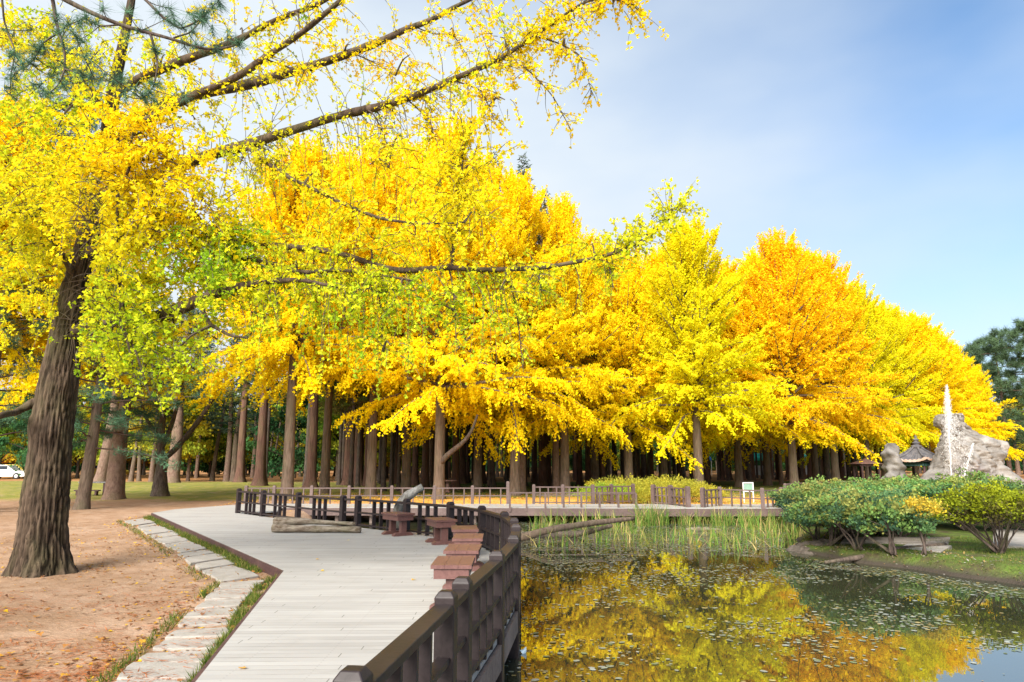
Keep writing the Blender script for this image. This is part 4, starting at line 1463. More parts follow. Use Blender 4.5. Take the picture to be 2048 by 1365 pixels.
for k, (px, py, Y, r, n, h) in enumerate(SPR):
    c = P(px, py, Y)
    dd = np.linalg.norm(allp - c, axis=1) + 0.6 * np.clip(allp[:, 2] - c[2] - 1.5, 0, None)
    s0 = allp[np.argmin(dd)]
    mid = (s0 + c) / 2 + (0, 0, 0.12)
    w = smooth_path(np.array([s0, mid, c]), 14)
    tw.tube(w, np.linspace(0.022, 0.007, 14), 5)
    if py < 235 and px < 480:
        n = int(n * .68)
        h += .22
    n = int(n * (1.15 if px < 430 and py < 500 else .8 if px < 480 else .62))
    src = w[rng.integers(6, 14, n)] + rng.normal(0, 0.5, (n, 3)) * r * np.array((1, .8, .75))
    dirs = unit(src - c) * 0.9 + rng.normal(0, 0.5, (n, 3)) + np.array((0, 0, 0.1))
    h += (.45 if px < 200 and h > -.2 else 0) + (.35 if py > 450 and px < 520 else 0)
    if .9 < h < 1.35:
        h = .8 + (h - .8) * .6 - .12
    strands(lf, tw, src, dirs, rng.uniform(.25, .75, n) * (0.5 + r), rng.uniform(1.0, 3.0, n), h + rng.normal(0, .18, n), 0.060, 4, bare=.10)
# long hanging strands under the two horizontal limbs
for key, t0, t1, n, l0, l1, h in (('long', .45, .72, 36, .8, 2.0, 1.35), ('long_low', .2, 1, 26, .7, 1.7, 1.45), ('low', .3, 1, 30, .6, 1.4, 1.2), ('main', .25, .72, 36, .8, 1.9, .6), ('long', .7, .9, 12, .4, .9, 1.1), ('low', .0, .3, 10, .5, 1.2, 1.1)):
    along(key, t0, t1, n, l0, l1, h, up=-0.8, side=.35, droop=3.5, per=3, bare=.22 if key != 'main' else .55)
TRUNK_LINE = None
lf.build('foliage', M_LEAF, big)
tw.build('twigs', M_TWIG, big)

# ------------------------------------------------------------------ pine leaning in from the left
pt = thing('pine_tree', 'dark green pine whose branches hang in front of the big ginkgo at top left', 'tree', (-7.4, 5.6, -0.13))
MB().tube([(-7.4, 5.6, -0.2), (-7.35, 5.6, 2.5), (-7.2, 5.65, 5.0), (-7.25, 5.7, 8.5)], [0.27, 0.22, 0.18, 0.08], 16).build('trunk', M_PINKBARK, pt, smooth=True)
PB = []


def pbranch(pts, Y, r0, r1, src=None):
    a = np.array([P(x, y, Y) for x, y in pts])
    if src is not None:
        a = np.vstack([src, a])
    p = smooth_path(a, 40)
    p += np.c_[n3(p, 3), n3(p + 4, 3), n3(p + 8, 3)] * 0.015
    PB.append(p)
    MB().tube(p, np.linspace(r0, r1, 40), 8).build('branch', M_DARKBARK, pt, smooth=True)


pbranch([(60, -40), (135, 2), (191, 25), (236, 45), (303, 70), (348, 85), (415, 108), (449, 103), (480, 90)], 6.4, 0.05, 0.010, (-7.25, 5.65, 6.3))
pbranch([(301, 70), (312, 105), (317, 135), (305, 180), (285, 202)], 6.4, 0.014, 0.005)
pbranch([(103, -20), (114, 40), (125, 80), (132, 105), (132, 139), (118, 165), (99, 182)], 6.5, 0.022, 0.006)
pbranch([(132, 139), (165, 150), (200, 162), (240, 165)], 6.5, 0.008, 0.004)
pbranch([(114, 72), (85, 90), (60, 130), (30, 150)], 6.5, 0.010, 0.004)
pbranch([(280, -10), (330, 40), (365, 62), (400, 40), (420, 20)], 6.2, 0.016, 0.005)
pbranch([(348, 82), (380, 70), (410, 35), (440, 5)], 6.4, 0.010, 0.004)
pbranch([(240, 47), (200, 50), (170, 35), (130, 55)], 6.4, 0.010, 0.004)
pbranch([(4, -20), (6, 40), (15, 65), (30, 100), (20, 190)], 6.6, 0.012, 0.004)
m_ = MB()
tips = []
for p in PB:
    tips.append(p[rng.integers(10, 40, 7)])
tips = np.concatenate(tips)
ext = np.array([P(x, y, 6.4 + rng.normal(0, .25)) for x, y in ((160, 80), (255, 25), (330, 15), (385, 30), (425, 60), (255, 72), (270, 182), (368, 195), (172, 112), (100, 152), (90, 185), (205, 18), (345, 30), (150, 70), (60, 60),
                                                               (400, 95), (440, 95), (455, 70), (300, 195), (250, 190), (110, 140), (75, 170), (130, 170), (235, 165), (205, 155), (30, 150), (20, 110), (45, 130))])
tips = np.concatenate([tips, ext])
near_b = np.concatenate(PB)
for e in ext:
    s0 = near_b[np.argmin(np.linalg.norm(near_b - e, axis=1))]
    MBt = m_
    w = smooth_path(np.array([s0, (s0 + e) / 2 + (0, 0, -.02), e]), 8)
    m_.tube(w, np.linspace(0.006, 0.003, 8), 4, (0.10, 0.07, 0.05))
n = 80
Pt = np.repeat(tips, n, 0)
axis = np.repeat(unit(rng.normal(size=(len(tips), 3)) + (0, 0, -.1)), n, 0)
Pt = Pt + axis * rng.uniform(-.06, .06, (len(Pt), 1))
D = rng.normal(size=Pt.shape) + axis * 0.9
col = np.array((0.085, 0.165, 0.10)) * rng.uniform(.7, 1.5, (len(Pt), 1)) * np.repeat(rng.uniform(.8, 1.25, (len(tips), 1)), n, 0)
cloud(m_, Pt, D, rng.uniform(.09, .165, len(Pt)), col, BLADE * np.array((.24, 1, 1)))
m_.build('needles', M_NEEDLE, pt)


# ------------------------------------------------------------------ tree kinds for the rows and the wood
def trunk_mesh(H, r, mat, lean=0.0, sides=14, flare=1.5, top=0.12, wob=0.05, flute=0.0, seed=0):
    z = np.concatenate([np.linspace(-0.3, 0.8, 8), np.linspace(1.2, H, 22)])
    t = np.clip(z / H, 0, 1)
    rad = r * (1 - (1 - top) * t ** 1.1) * (1 + (flare - 1) * np.exp(-np.clip(z, 0, None) / 0.35))
    pts = np.c_[lean * z + wob * np.sin(z * 0.5 + seed) * t, wob * np.sin(z * 0.37 + seed * 2) * t, z]
    m_ = MB().tube(pts, rad, sides)
    V = m_.v[0]
    c = np.repeat(pts, sides, 0)
    a = np.tile(np.arange(sides) / sides * 2 * np.pi, len(z))
    zz_ = np.repeat(z, sides)
    V[:] = c + (V - c) * (1 + flute * np.sin(a * 5 + seed) * np.exp(-np.clip(zz_, 0, None) / 3) + 0.05 * n3(V * np.array((4, 4, .8)) + seed, 1.0))[:, None]
    return m_.mesh('trunk', mat, True), pts


def ginkgo_kind(H, zlow, Rm, seed, nl=165, drop=0.5):
    """limbs ascending from a straight trunk, each carrying rows of short leafy shoots"""
    global rng
    keep = rng
    rng = np.random.default_rng(seed)
    lf_, br = MB(), MB()
    u = (np.arange(nl) + rng.random(nl)) / nl
    z0 = zlow + 0.2 + (H * 0.93 - zlow) * u ** 1.15
    az_ = np.arange(nl) * 2.39996 + rng.normal(0, .3, nl)
    fr = (z0 - zlow) / (H - zlow)
    Ln = Rm * (1 - fr) ** 0.52 * rng.uniform(.72, 1.15, nl) + 0.7
    el = np.interp(fr, [0, .25, .6, 1], [R(4), R(24), R(48), R(72)]) + rng.normal(0, R(13), nl)
    P0, D0, LL, DR = [], [], [], []
    for i in range(nl):
        k = 14
        d = np.array((math.cos(az_[i]) * math.cos(el[i]), math.sin(az_[i]) * math.cos(el[i]), math.sin(el[i])))
        pos = np.array((0, 0, z0[i]))
        pts = [pos]
        st = Ln[i] / k
        for j in range(k):
            bend = np.interp(fr[i], [0, .18, .35, 1], [-0.05, -0.01, 0.03, 0.05])
            d = unit(d + np.array((0, 0, bend)) + rng.normal(0, .05, 3))
            pos = pos + d * st
            pts.append(pos)
        pts = np.array(pts)
        rb = 0.012 + 0.014 * Ln[i]
        br.tube(pts, np.linspace(rb, 0.008, k + 1), 5)
        ns_ = max(6, int(Ln[i] / 0.15))
        t = np.sort(rng.uniform(.06, 1, ns_)) * k
        ti = np.clip(t.astype(int), 0, k - 1)
        f = (t - ti)[:, None]
        b = pts[ti] * (1 - f) + pts[ti + 1] * f
        dl = unit(pts[ti + 1] - pts[ti])
        sgn = np.where(np.arange(ns_) % 2, 1, -1)[:, None]
        sv = unit(np.cross(dl, np.array((0, 0, 1.0)))) * sgn
        upv = np.array((0, 0, 1.0))
        wgt = np.interp(fr[i], [0, .15, .4, 1], [-0.35, 0.0, 0.35, 0.8])
        ds = dl * 0.75 + sv * rng.uniform(.3, 1.0, (ns_, 1)) + upv * (wgt + rng.normal(0, .25, (ns_, 1)))
        P0.append(b)
        D0.append(unit(ds))
        LL.append((0.45 + 0.75 * rng.random(ns_)) * np.interp(t / k, [0, .6, 1], [.9, 1.15, .7]))
        DR.append(np.full(ns_, drop * (1.6 if fr[i] < .2 else .2 if fr[i] < .5 else -.1)))
        P0.append(pts[-2:-1])
        D0.append(unit(pts[-1:] - pts[-2:-1]))
        LL.append(np.array([0.9]))
        DR.append(np.array([drop * (1.5 if fr[i] < .2 else -.1)]))
    # leaders at the very top
    nt_ = 26
    zt_ = rng.uniform(H * .70, H * .97, nt_)
    sp_ = .25 + 1.5 * (1 - zt_ / H) / .3
    xy_ = rng.normal(0, .55, (nt_, 2)) * sp_[:, None]
    P0.append(np.c_[xy_, zt_])
    D0.append(unit(np.c_[xy_ * .16, np.ones(nt_)] + rng.normal(0, .10, (nt_, 3))))
    LL.append(rng.uniform(1.2, 2.6, nt_))
    DR.append(np.zeros(nt_))
    P0, D0, LL, DR = map(np.concatenate, (P0, D0, LL, DR))
    # shoots -> leaves
    st = 0.055
    cnt = np.maximum((LL / st).astype(int), 3)
    j = np.repeat(np.arange(len(LL)), cnt)
    s_ = (np.arange(len(j)) - np.repeat(np.concatenate(([0], np.cumsum(cnt)[:-1])), cnt)) * st
    pos = P0[j] + D0[j] * s_[:, None] + np.array((0, 0, -1.0)) * (DR[j] * s_ ** 2 * 0.5)[:, None]
    pos = np.repeat(pos, 2, 0)
    jj = np.repeat(j, 2)
    pos = pos + rng.normal(0, 0.028, pos.shape)
    D = rng.normal(size=pos.shape) + D0[jj] * 0.5 + np.array((0, 0, -.2))
    tone = rng.normal(0, .14, len(LL))[jj]
    hgt = np.clip((pos[:, 2] - zlow) / (H - zlow), 0, 1)
    c = ghue(tone + 0.12 - 0.18 * hgt ** 3, 0.10)
    cloud(lf_, pos, D, rng.uniform(.09, .145, len(pos)), c, DIAMOND)
    # a thin twig inside each shoot
    rng = keep
    return lf_.mesh('crown', M_LEAF), br.mesh('branches', M_GREYBARK, True)


GK = [ginkgo_kind(15.0, 4.0, 5.0, 11), ginkgo_kind(15.0, 4.3, 4.8, 12), ginkgo_kind(15.0, 3.9, 5.3, 13, 175)]
GKH = [ginkgo_kind(15.0, 6.2, 4.9, 14)]
GT = [trunk_mesh(14.6, 0.28, M_GREYBARK, 0, 16, 1.35, .10, .10, 0, s) [0] for s in (1, 2)]


def gtree(px, Y, topy, label, tintc=(1, 1, 1), high=False, rw=1.0, kindi=None):
    c = P(px, 960, Y)
    x, y = c[0], c[1]
    z = gz(x, y)
    H = P(px, topy, Y)[2] - z
    s_ = H / 15.6
    r = thing('ginkgo_tree', label, 'tree', (x, y, z), 'yellow ginkgos in a row beyond the pond')
    k = GKH[0] if high else GK[kindi if kindi is not None else rng.integers(0, 3)]
    r.rotation_euler.z = rng.uniform(0, 6.28)
    tr_ = put('trunk', GT[rng.integers(0, 2)], r)
    tr_.scale = (1, 1, s_)
    cr = put('crown', k[0], r, tintc)
    b = put('branches', k[1], r)
    zs_ = s_
    for o in (cr, b):
        o.scale = (rw, rw, zs_)
    return r


ORG, GRN, YEL = (1.0, .88, 1.0), (.88, 1.0, 1.1), (1, 1.0, 1)
gtree(-60, 25, 250, 'yellow ginkgo behind the big leaning trunk, at the very left edge', YEL, True, .9)
gtree(120, 33, 420, 'yellow ginkgo seen between the big trunk and the thick reddish pine', YEL, True, .9)
gtree(575, 32.0, 330, 'ginkgo with pale knotted trunk behind the left end of the railing', YEL, True, 1.0)
gtree(742, 36.5, 330, 'yellow ginkgo just right of the fluted double redwood trunks', YEL, True, .95)
forked = gtree(878, 33.5, 290, 'yellow ginkgo with a thick forked trunk behind the bleached dead trunk', YEL, False, 1.0, 0)
forked.rotation_euler.z += 1.3
_fp = smooth_path(np.array([P(x_, y_, 33.4 - d_) for x_, y_, d_ in ((882, 925, 0), (893, 912, .1), (908, 900, .3), (930, 882, .6), (945, 860, .9), (955, 830, 1.1))]) - np.array(forked.location), 24)
_fp = rotz(_fp, -forked.rotation_euler.z)
_fo = bpy.data.objects.new('limb', MB().tube(_fp, np.linspace(.15, .05, 24), 12).mesh('limb', M_DARKBARK, True))
COL.objects.link(_fo)
_fo.parent = forked
gtree(1030, 37, 372, 'pointed yellow ginkgo behind the tall railing post', YEL, False, .95, 1)
gtree(1130, 40, 430, 'yellow ginkgo with orange tip above the low front railing', YEL, False, .82, 2)
gtree(1258, 42, 520, 'lower yellow ginkgo over the left end of the yellow green bushes', YEL, False, .92, 0)
gtree(1398, 40, 462, 'greenish yellow ginkgo with thick trunk over the right end of the yellow bushes', GRN, False, 1.0, 1)
gtree(1478, 49, 552, 'lower golden ginkgo behind the notice board', YEL, False, 1.15, 2)
gtree(1588, 46, 492, 'tallest orange tipped ginkgo in the right half of the row', ORG, False, 1.0, 0)
gtree(1672, 52, 530, 'orange yellow ginkgo right beside the tallest orange tipped one', ORG, False, 1.0, 1)
gtree(1738, 60, 590, 'ginkgo still partly green in the row above the open hut', GRN, False, 1.0, 2)
gtree(1800, 64, 625, 'greenish ginkgo above the small tiled pavilion', GRN, False, 1.0, 0)
gtree(1862, 66, 645, 'golden ginkgo directly behind the fountain jet', YEL, False, 1.05, 1)
for px_, Y_, ty_, lab_, tn_ in ((650, 40, 345, 'ginkgo filling the gap between the pale knotted one and the fluted redwoods', YEL), (812, 41, 330, 'ginkgo half hidden between the forked one and its left neighbour', YEL), (955, 42, 345, 'ginkgo half hidden between the forked one and the pointed one', YEL), (1190, 47, 500, 'ginkgo tucked behind the leaning pale pine trunk', YEL),
                              (1328, 47, 525, 'golden ginkgo filling in left of the greenish one', YEL), (1535, 53, 525, 'golden ginkgo filling in left of the tallest orange tipped one', YEL), (1632, 57, 520, 'ginkgo tucked between the two orange tipped ones', ORG), (1770, 66, 622, 'ginkgo filling in above the rock pillar', YEL),
                              (1832, 68, 642, 'golden ginkgo filling in above the pavilion finial', YEL), (1892, 72, 668, 'golden ginkgo just right of the fountain jet', YEL), (1948, 72, 728, 'low golden ginkgo at the far right end of the row, before the pines', YEL)):
    gtree(px_, Y_, ty_, lab_, tn_, px_ < 900, .78 if px_ > 1940 else 1.0)
gtree(1925, 74, 700, 'golden ginkgo of the row rising over the right shoulder of the fountain rock', YEL, False, 1.0, 2)

# dawn redwoods
def conifer_kind(H, z1, Rm, seed, cols, nl=105, droop=-.1, T=FEATHER, size=(.22, .42), dens=.16, spread=.9):
    global rng
    keep = rng
    rng = np.random.default_rng(seed)
    lf_ = MB()
    PP, DD = [], []
    for i in range(nl):
        u_ = (i + rng.random()) / nl
        z_ = z1 + (H - z1) * u_
        L_ = Rm * (1 - u_) ** .8 * rng.uniform(.7, 1.2) + .25
        a_ = i * 2.4 + rng.normal(0, .2)
        e_ = R(5 + 35 * u_)
        d = np.array((math.cos(a_) * math.cos(e_), math.sin(a_) * math.cos(e_), math.sin(e_)))
        t = np.arange(.2, L_, .18)
        pts = np.array((0, 0, z_)) + d * t[:, None] + np.array((0, 0, droop)) * (t ** 2)[:, None]
        lf_.tube(np.array([pts[0] - d * .2, pts[len(pts) // 2], pts[-1]]), [.03, .02, .008], 3, (0.10, 0.065, 0.05))
        k = 7
        b = np.repeat(pts, k, 0) + rng.normal(0, .07, (len(pts) * k, 3))
        PP.append(b)
        s = np.cross(d, (0, 0, 1.0))
        DD.append(d * .5 + s * rng.choice([-1, 1], (len(b), 1)) * spread + rng.normal(0, .35, b.shape) + (0, 0, -.15))
    PP, DD = np.concatenate(PP), np.concatenate(DD)
    cols = np.array(cols)
    w = np.clip((n3(PP, .8) + 1) / 2 + rng.normal(0, .2, len(PP)), 0, .999)
    c = cols[(w * len(cols)).astype(int)] * rng.uniform(.75, 1.25, (len(PP), 1))
    cloud(lf_, PP, DD, rng.uniform(*size, len(PP)), c, T)
    rng = keep
    return lf_.mesh('crown', M_LEAF)


RW = [conifer_kind(22, 6.4, 2.6, 21, [(.10, .13, .03), (.15, .16, .035), (.20, .14, .04)]), conifer_kind(22, 7.2, 2.3, 22, [(.08, .12, .035), (.12, .15, .04), (.17, .15, .04)]),
      conifer_kind(22, 5.6, 2.8, 23, [(.12, .12, .03), (.19, .13, .035), (.13, .17, .03)])]
FIR = [conifer_kind(23, 6.0, 2.9, 24, [(.05, .085, .06), (.07, .11, .075), (.10, .13, .07)], 130, -.02, FEATHER, (.2, .38))]
RT = [trunk_mesh(22, .27, M_REDBARK, 0, 14, 1.7, .08, .06, .12, s)[0] for s in (1, 2, 3)]
DT = [trunk_mesh(22, .20, M_DARKBARK, 0, 10, 1.5, .08, .10, .05, s)[0] for s in (4, 5)]
PS = [trunk_mesh(12, .28, M_PINKBARK, 0, 14, 1.3, .12, .15, 0, s)[0] for s in (16, 17)]
PT = [trunk_mesh(20, .28, M_PINKBARK, 0, 14, 1.3, .12, .15, 0, s)[0] for s in (6, 7)]
ENV = lambda px: float(np.interp(px, [600, 850, 960, 1050, 1120, 1250, 1400, 1480, 1590, 1680, 1740, 1800, 1870, 1930, 2000], [330, 300, 330, 340, 420, 520, 470, 560, 505, 540, 585, 625, 645, 700, 760]))


def fit(px, Y, H, lo=25, hi=110):
    return min((P(px, ENV(px) + ww.uniform(lo, hi), Y)[2] + .13) / H, 1.08)


GTW = 'tall straight trunks of the wood behind the yellow row'
ww = np.random.default_rng(99)


def wood_tree(name, px, Y, trunk, crown, sx, sz, label, group=None, tintc=None, cname='tree', lean=0.0, base_y=None, wide=1.0):
    if base_y is not None:
        c = at(px, base_y, -0.13)
    else:
        c = P(px, 960, Y)
    z = gz(c[0], c[1])
    r = thing(name, label, cname, (c[0], c[1], z), group)
    a_ = ww.uniform(0, 6.28)
    t = put('trunk', trunk, r)
    t.scale = (sx, sx, sz)
    t.rotation_euler = (0, lean, 0)
    if crown is not None:
        o = put('crown', crown, r, tintc)
        o.rotation_euler.z = a_
        o.scale = (wide, wide, sz)
        if lean:
            o.location.x = 0
            o.rotation_euler = (0, lean, 0)
    return r


# front redwoods picked out in the photograph
for px, by, w, dk, lab in ((697, 971, 22, 0, 'fluted reddish redwood, left one of the close pair right of the left lawn'), (714, 971, 22, 0, 'fluted reddish redwood, right one of the close pair right of the left lawn'),
                           (622, 976, 20, 0, 'reddish brown redwood between the pale knotted ginkgo and the fluted pair'), (612, 972, 10, 1, 'thin dark trunk pressed against the left of a reddish redwood'),
                           (519, 973, 20, 0, 'brown redwood just left of the pale knotted ginkgo'), (529, 968, 10, 1, 'thin dark trunk peeping out right of the brown redwood'),
                           (740, 969, 9, 1, 'slender nearly black redwood right of the fluted pair'), (764, 969, 9, 1, 'slender black redwood leaning slightly right, between the fluted pair and the forked ginkgo'),
                           (787, 967, 8, 1, 'thin dark redwood with slight bend left of the double brown redwoods'), (812, 969, 9, 0, 'brown redwood standing alone left of the closely set brown one'),
                           (830, 971, 13, 0, 'reddish redwood closely set beside a dark one, left of the grey pine trunk'), (479, 966, 16, 0, 'reddish redwood on the far lawn, left of the brown one'),
                           (1086, 976, 18, 0, 'broad reddish redwood between two pale pines over the tall post'), (1176, 975, 11, 0, 'reddish redwood left of the yellow green bushes'), (1412, 972, 12, 0, 'brown redwood right of the thick greenish ginkgo'),
                           (1656, 966, 14, 1, 'broad dark trunk left of the open hut'), (925, 968, 13, 0, 'reddish redwood right of the forked ginkgo'), (965, 968, 12, 0, 'brown redwood left of the pale pine by the tall post')):
    Y = at(px, by, -0.13)[1]
    i = ww.integers(0, 3)
    wood_tree('redwood_tree', px, Y, (RT[i] if dk == 0 else DT[i % 2]), RW[i], w * Y / F / 2 / (.27 if dk == 0 else .20), fit(px, Y, 22), lab)
# pale pine trunks in front of the wood
for px, by, w, lab in ((860, 972, 13, 'slim grey pine trunk touching the forked ginkgo on its left'), (982, 974, 13, 'pale pinkish pine trunk behind the railing, left of the tall post'), (1042, 986, 19, 'pale pinkish pine trunk right beside the tall post'),
                       (1112, 984, 14, 'pale brown knotted pine trunk rising behind the raised boardwalk'), (1192, 972, 14, 'pale pine trunk leaning left above the yellow bushes'), (1254, 972, 13, 'grey brown pine trunk above the middle of the yellow bushes'),
                       (1324, 971, 12, 'pale pinkish pine trunk above the right part of the yellow bushes'), (1562, 970, 8, 'slender pinkish pine trunk right of the notice board'), (2038, 950, 9, 'pinkish pine trunk right of the fountain rock')):
    Y = at(px, by, -0.13)[1]
    wood_tree('pine_tree', px, Y, PT[ww.integers(0, 2)], FIR[0], w * Y / F / 2 / .28, min(.8, fit(px, Y, 23)), lab, lean=-.035 if px == 1192 else 0)
# the mass of the wood
cols_ = np.linspace(640, 1725, 215) + ww.normal(0, 5, 215)
for k, px in enumerate(cols_):
    Y = 43 + 56 * ww.random() ** 1.1
    Y = max(Y, float(np.interp(px, [640, 1250, 1350, 1720], [43, 48, 58, 76])))
    i = ww.integers(0, 3)
    dk = ww.random() < .6
    wood_tree('redwood_tree', px, Y, DT[i % 2] if dk else RT[i], RW[i], ww.uniform(.55, .95), fit(px, Y, 22, 20, 130), 'straight dark trunk among the many standing in the wood behind the yellow trees', GTW)
# blue green firs whose tops stand above the row
for px, Y, ty, lab in ((985, 47, 300, 'blue green fir top beside the highest yellow tip'), (1048, 50, 305, 'tall blue green fir peeking above the yellow row, its top left of the shorter one'), (1094, 52, 375, 'blue green fir peeking above the row, right of the tall one'),
                       (1275, 55, 505, 'grey green fir showing in the gap behind the branch tip'), (1640, 62, 512, 'dark fir top behind the orange ginkgos'), (1712, 66, 548, 'dark fir behind the green tinged ginkgo, left of the leaning tip'),
                       (1757, 68, 570, 'dark blue green fir tip leaning right above the row'), (1795, 72, 605, 'small fir top before the golden end of the row')):
    c = P(px, ty, Y)
    wood_tree('fir_tree', px, Y, DT[0], FIR[0], 1.0, (c[2] + .1) / 23.3, lab, 'firs above the yellow row')


# pines with clumped needles
def pine_kind(H, z1, Rm, seed, col, nc=150, tuft=60, ln=.26):
    global rng
    keep = rng
    rng = np.random.default_rng(seed)
    m_ = MB()
    C = []
    nb = 34
    for i in range(nb):
        u_ = (i + .5) / nb
        z_ = z1 + (H - z1) * u_
        L_ = Rm * (1 - .75 * u_ ** 1.6) * rng.uniform(.6, 1.1)
        a_ = i * 2.4
        d = np.array((math.cos(a_), math.sin(a_), rng.uniform(-.05, .35)))
        p = np.array((0, 0, z_)) + d * (np.linspace(0, 1, 7) * L_)[:, None] + np.c_[np.zeros(7), np.zeros(7), -.12 * np.linspace(0, 1, 7) ** 2 * L_] + rng.normal(0, .05, (7, 3))
        m_.tube(p, np.linspace(.05, .012, 7), 5, (.13, .09, .07))
        k = 12
        C.append(p[rng.integers(2, 7, k)] + rng.normal(0, .28, (k, 3)) * np.array((1, 1, .5)))
    C = np.concatenate(C)
    n = len(C)
    Pt = np.repeat(C, tuft, 0) + rng.normal(0, .10, (n * tuft, 3))
    D = rng.normal(size=Pt.shape) + (0, 0, .45)
    c = np.array(col) * rng.uniform(.6, 1.5, (len(Pt), 1)) * np.repeat(rng.uniform(.7, 1.3, (n, 1)), tuft, 0)
    cloud(m_, Pt, D, rng.uniform(.6, 1.2, len(Pt)) * ln, c, BLADE * np.array((.55, 1, 1)))
    rng = keep
    return m_.mesh('crown', M_NEEDLE)


PK = [pine_kind(13, 3.0, 3.2, 31, (.075, .15, .085)), pine_kind(13, 3.6, 3.0, 32, (.06, .125, .075))]
PKH = pine_kind(15, 7.0, 3.2, 33, (.07, .14, .095))
PKB = [pine_kind(12, 2.5, 4.0, 34, (.075, .12, .06), tuft=70, ln=.42)]
for px, by, w, tm, crn, ln_, lab in ((163, 1019, 25, GT[0], PK[0], .055, 'slim grey trunked pine leaning right, standing closest behind the big ginkgo'), (228, 999, 36, PT[0], PK[1], .01, 'thick reddish pine trunk with a flared foot at the edge of the lawn'),
                                     (200, 968, 22, PT[1], PKH, .10, 'pale pinkish pine leaning right, farther back between the slim and the thick pine'), (345, 967, 24, PT[1], PKH, .01, 'pinkish trunked pine behind the many branched dark tree')):
    if tm in PT and crn is not PKH:
        tm = PS[0]
    Y = at(px, by, -.13)[1]
    rr = .28 if tm in GT else .28
    wood_tree('pine_tree', px, Y, tm, crn, w * Y / F / 2 / rr, .72 if crn is not PKH else 1.0, lab, lean=ln_, base_y=by)
for px, Y, lab in ((-40, 24, 'blue green pine filling the left edge behind the big ginkgo'), (60, 34, 'tall blue green pine high behind the leaves at top left')):
    wood_tree('pine_tree', px, Y, PS[0], PKH if Y == 34 else PK[0], .8, 1.6 if Y == 34 else .7, lab)
for px, Y, ty, lab in ((2022, 80, 662, 'big dark green pine right of the last golden ginkgo'), (2088, 74, 640, 'dark green pine cut by the right edge behind the rock'), (1975, 96, 680, 'dark green pine between the last golden ginkgo and the big pine')):
    c = P(px, ty, Y)
    wood_tree('pine_tree', px, Y, PS[1], PKB[0], .9, (c[2] + .2) / 12.4, lab, wide=1.35)

# the dark tree with several limbs on the lawn
dc = at(322, 992, -.13)
mt = thing('branching_tree', 'dark tree forking into several crooked limbs on the left lawn', 'tree', tuple(dc))
Yd = dc[1]


def lim(name, pts, parent=mt, mat=M_DARKBARK):
    a = np.array([(*P(x, y, Yd + dy), r * Yd / F) for x, y, dy, r in pts])
    p = smooth_path(a, 30)
    m_ = MB().tube(p[:, :3], p[:, 3], 12)
    V = m_.v[0]
    V += rng.normal(0, .006, V.shape)
    m_.build(name, mat, parent, smooth=True)
    return p


lims = [lim('trunk', [(320, 998, 0, 20), (320, 985, 0, 16), (321, 960, 0, 12.5), (323, 930, 0, 9), (322, 905, 0, 8.5)]),
        lim('limb', [(322, 912, 0, 7.5), (322, 870, .1, 6.5), (328, 815, .2, 6), (345, 780, .3, 5), (350, 745, .3, 4), (345, 700, .3, 2.5)]),
        lim('limb', [(322, 922, 0, 6), (345, 905, -.3, 5.5), (380, 865, -.6, 5), (410, 825, -.8, 4.5), (430, 790, -1, 3.5), (450, 740, -1.2, 2)]),
        lim('limb', [(324, 895, 0, 5), (340, 860, .5, 4.2), (350, 830, .7, 3.6), (362, 780, .9, 3), (372, 730, 1, 2)]),
        lim('limb', [(320, 875, 0, 4), (305, 858, .2, 3.4), (293, 838, .5, 3), (280, 800, .8, 2)])]
m_ = MB()
C = np.concatenate([l[-9:, :3] for l in lims[1:]])
C = C[rng.integers(0, len(C), 900)] + rng.normal(0, .55, (900, 3)) + (0, 0, .5)
Pt = np.repeat(C, 6, 0) + rng.normal(0, .12, (5400, 3))
cloud(m_, Pt, rng.normal(size=Pt.shape), rng.uniform(.06, .11, len(Pt)), ghue(rng.normal(.3, .5, len(Pt))) * .75, DIAMOND)
m_.build('crown', M_LEAF, mt)


# broadleaved trees deeper in the park
def broad_kind(H, z1, Rm, seed, cols, n=9000, size=(.16, .32)):
    global rng
    keep = rng
    rng = np.random.default_rng(seed)
    m_ = MB()
    nb = 60
    C = np.c_[rng.normal(0, .5, nb) * Rm, rng.normal(0, .5, nb) * Rm, z1 + (H - z1) * rng.random(nb)]
    mid = (z1 + H) / 2
    C[:, :2] *= np.sqrt(np.clip(1.15 - ((C[:, 2:3] - mid) / (H - z1) * 2) ** 2 * .7, .15, 1))
    for c in C:
        m_.tube(smooth_path(np.array([(0, 0, max(z1 * .6, c[2] * .6)), c * np.array((.5, .5, .9)), c]), 6), np.linspace(.06, .015, 6), 4, (.09, .07, .055))
    j = rng.integers(0, nb, n)
    r_ = rng.uniform(.35, .9, nb)[j]
    Pt = C[j] + rng.normal(0, .55, (n, 3)) * r_[:, None] * np.array((1.25, 1.25, .55))
    cols = np.array(cols)
    cc_ = cols[rng.integers(0, len(cols), nb)][j] * rng.uniform(.7, 1.3, (n, 1))
    cloud(m_, Pt, rng.normal(size=(n, 3)), rng.uniform(*size, n), cc_, DIAMOND, .25)
    rng = keep
    return m_.mesh('crown', M_LEAF)


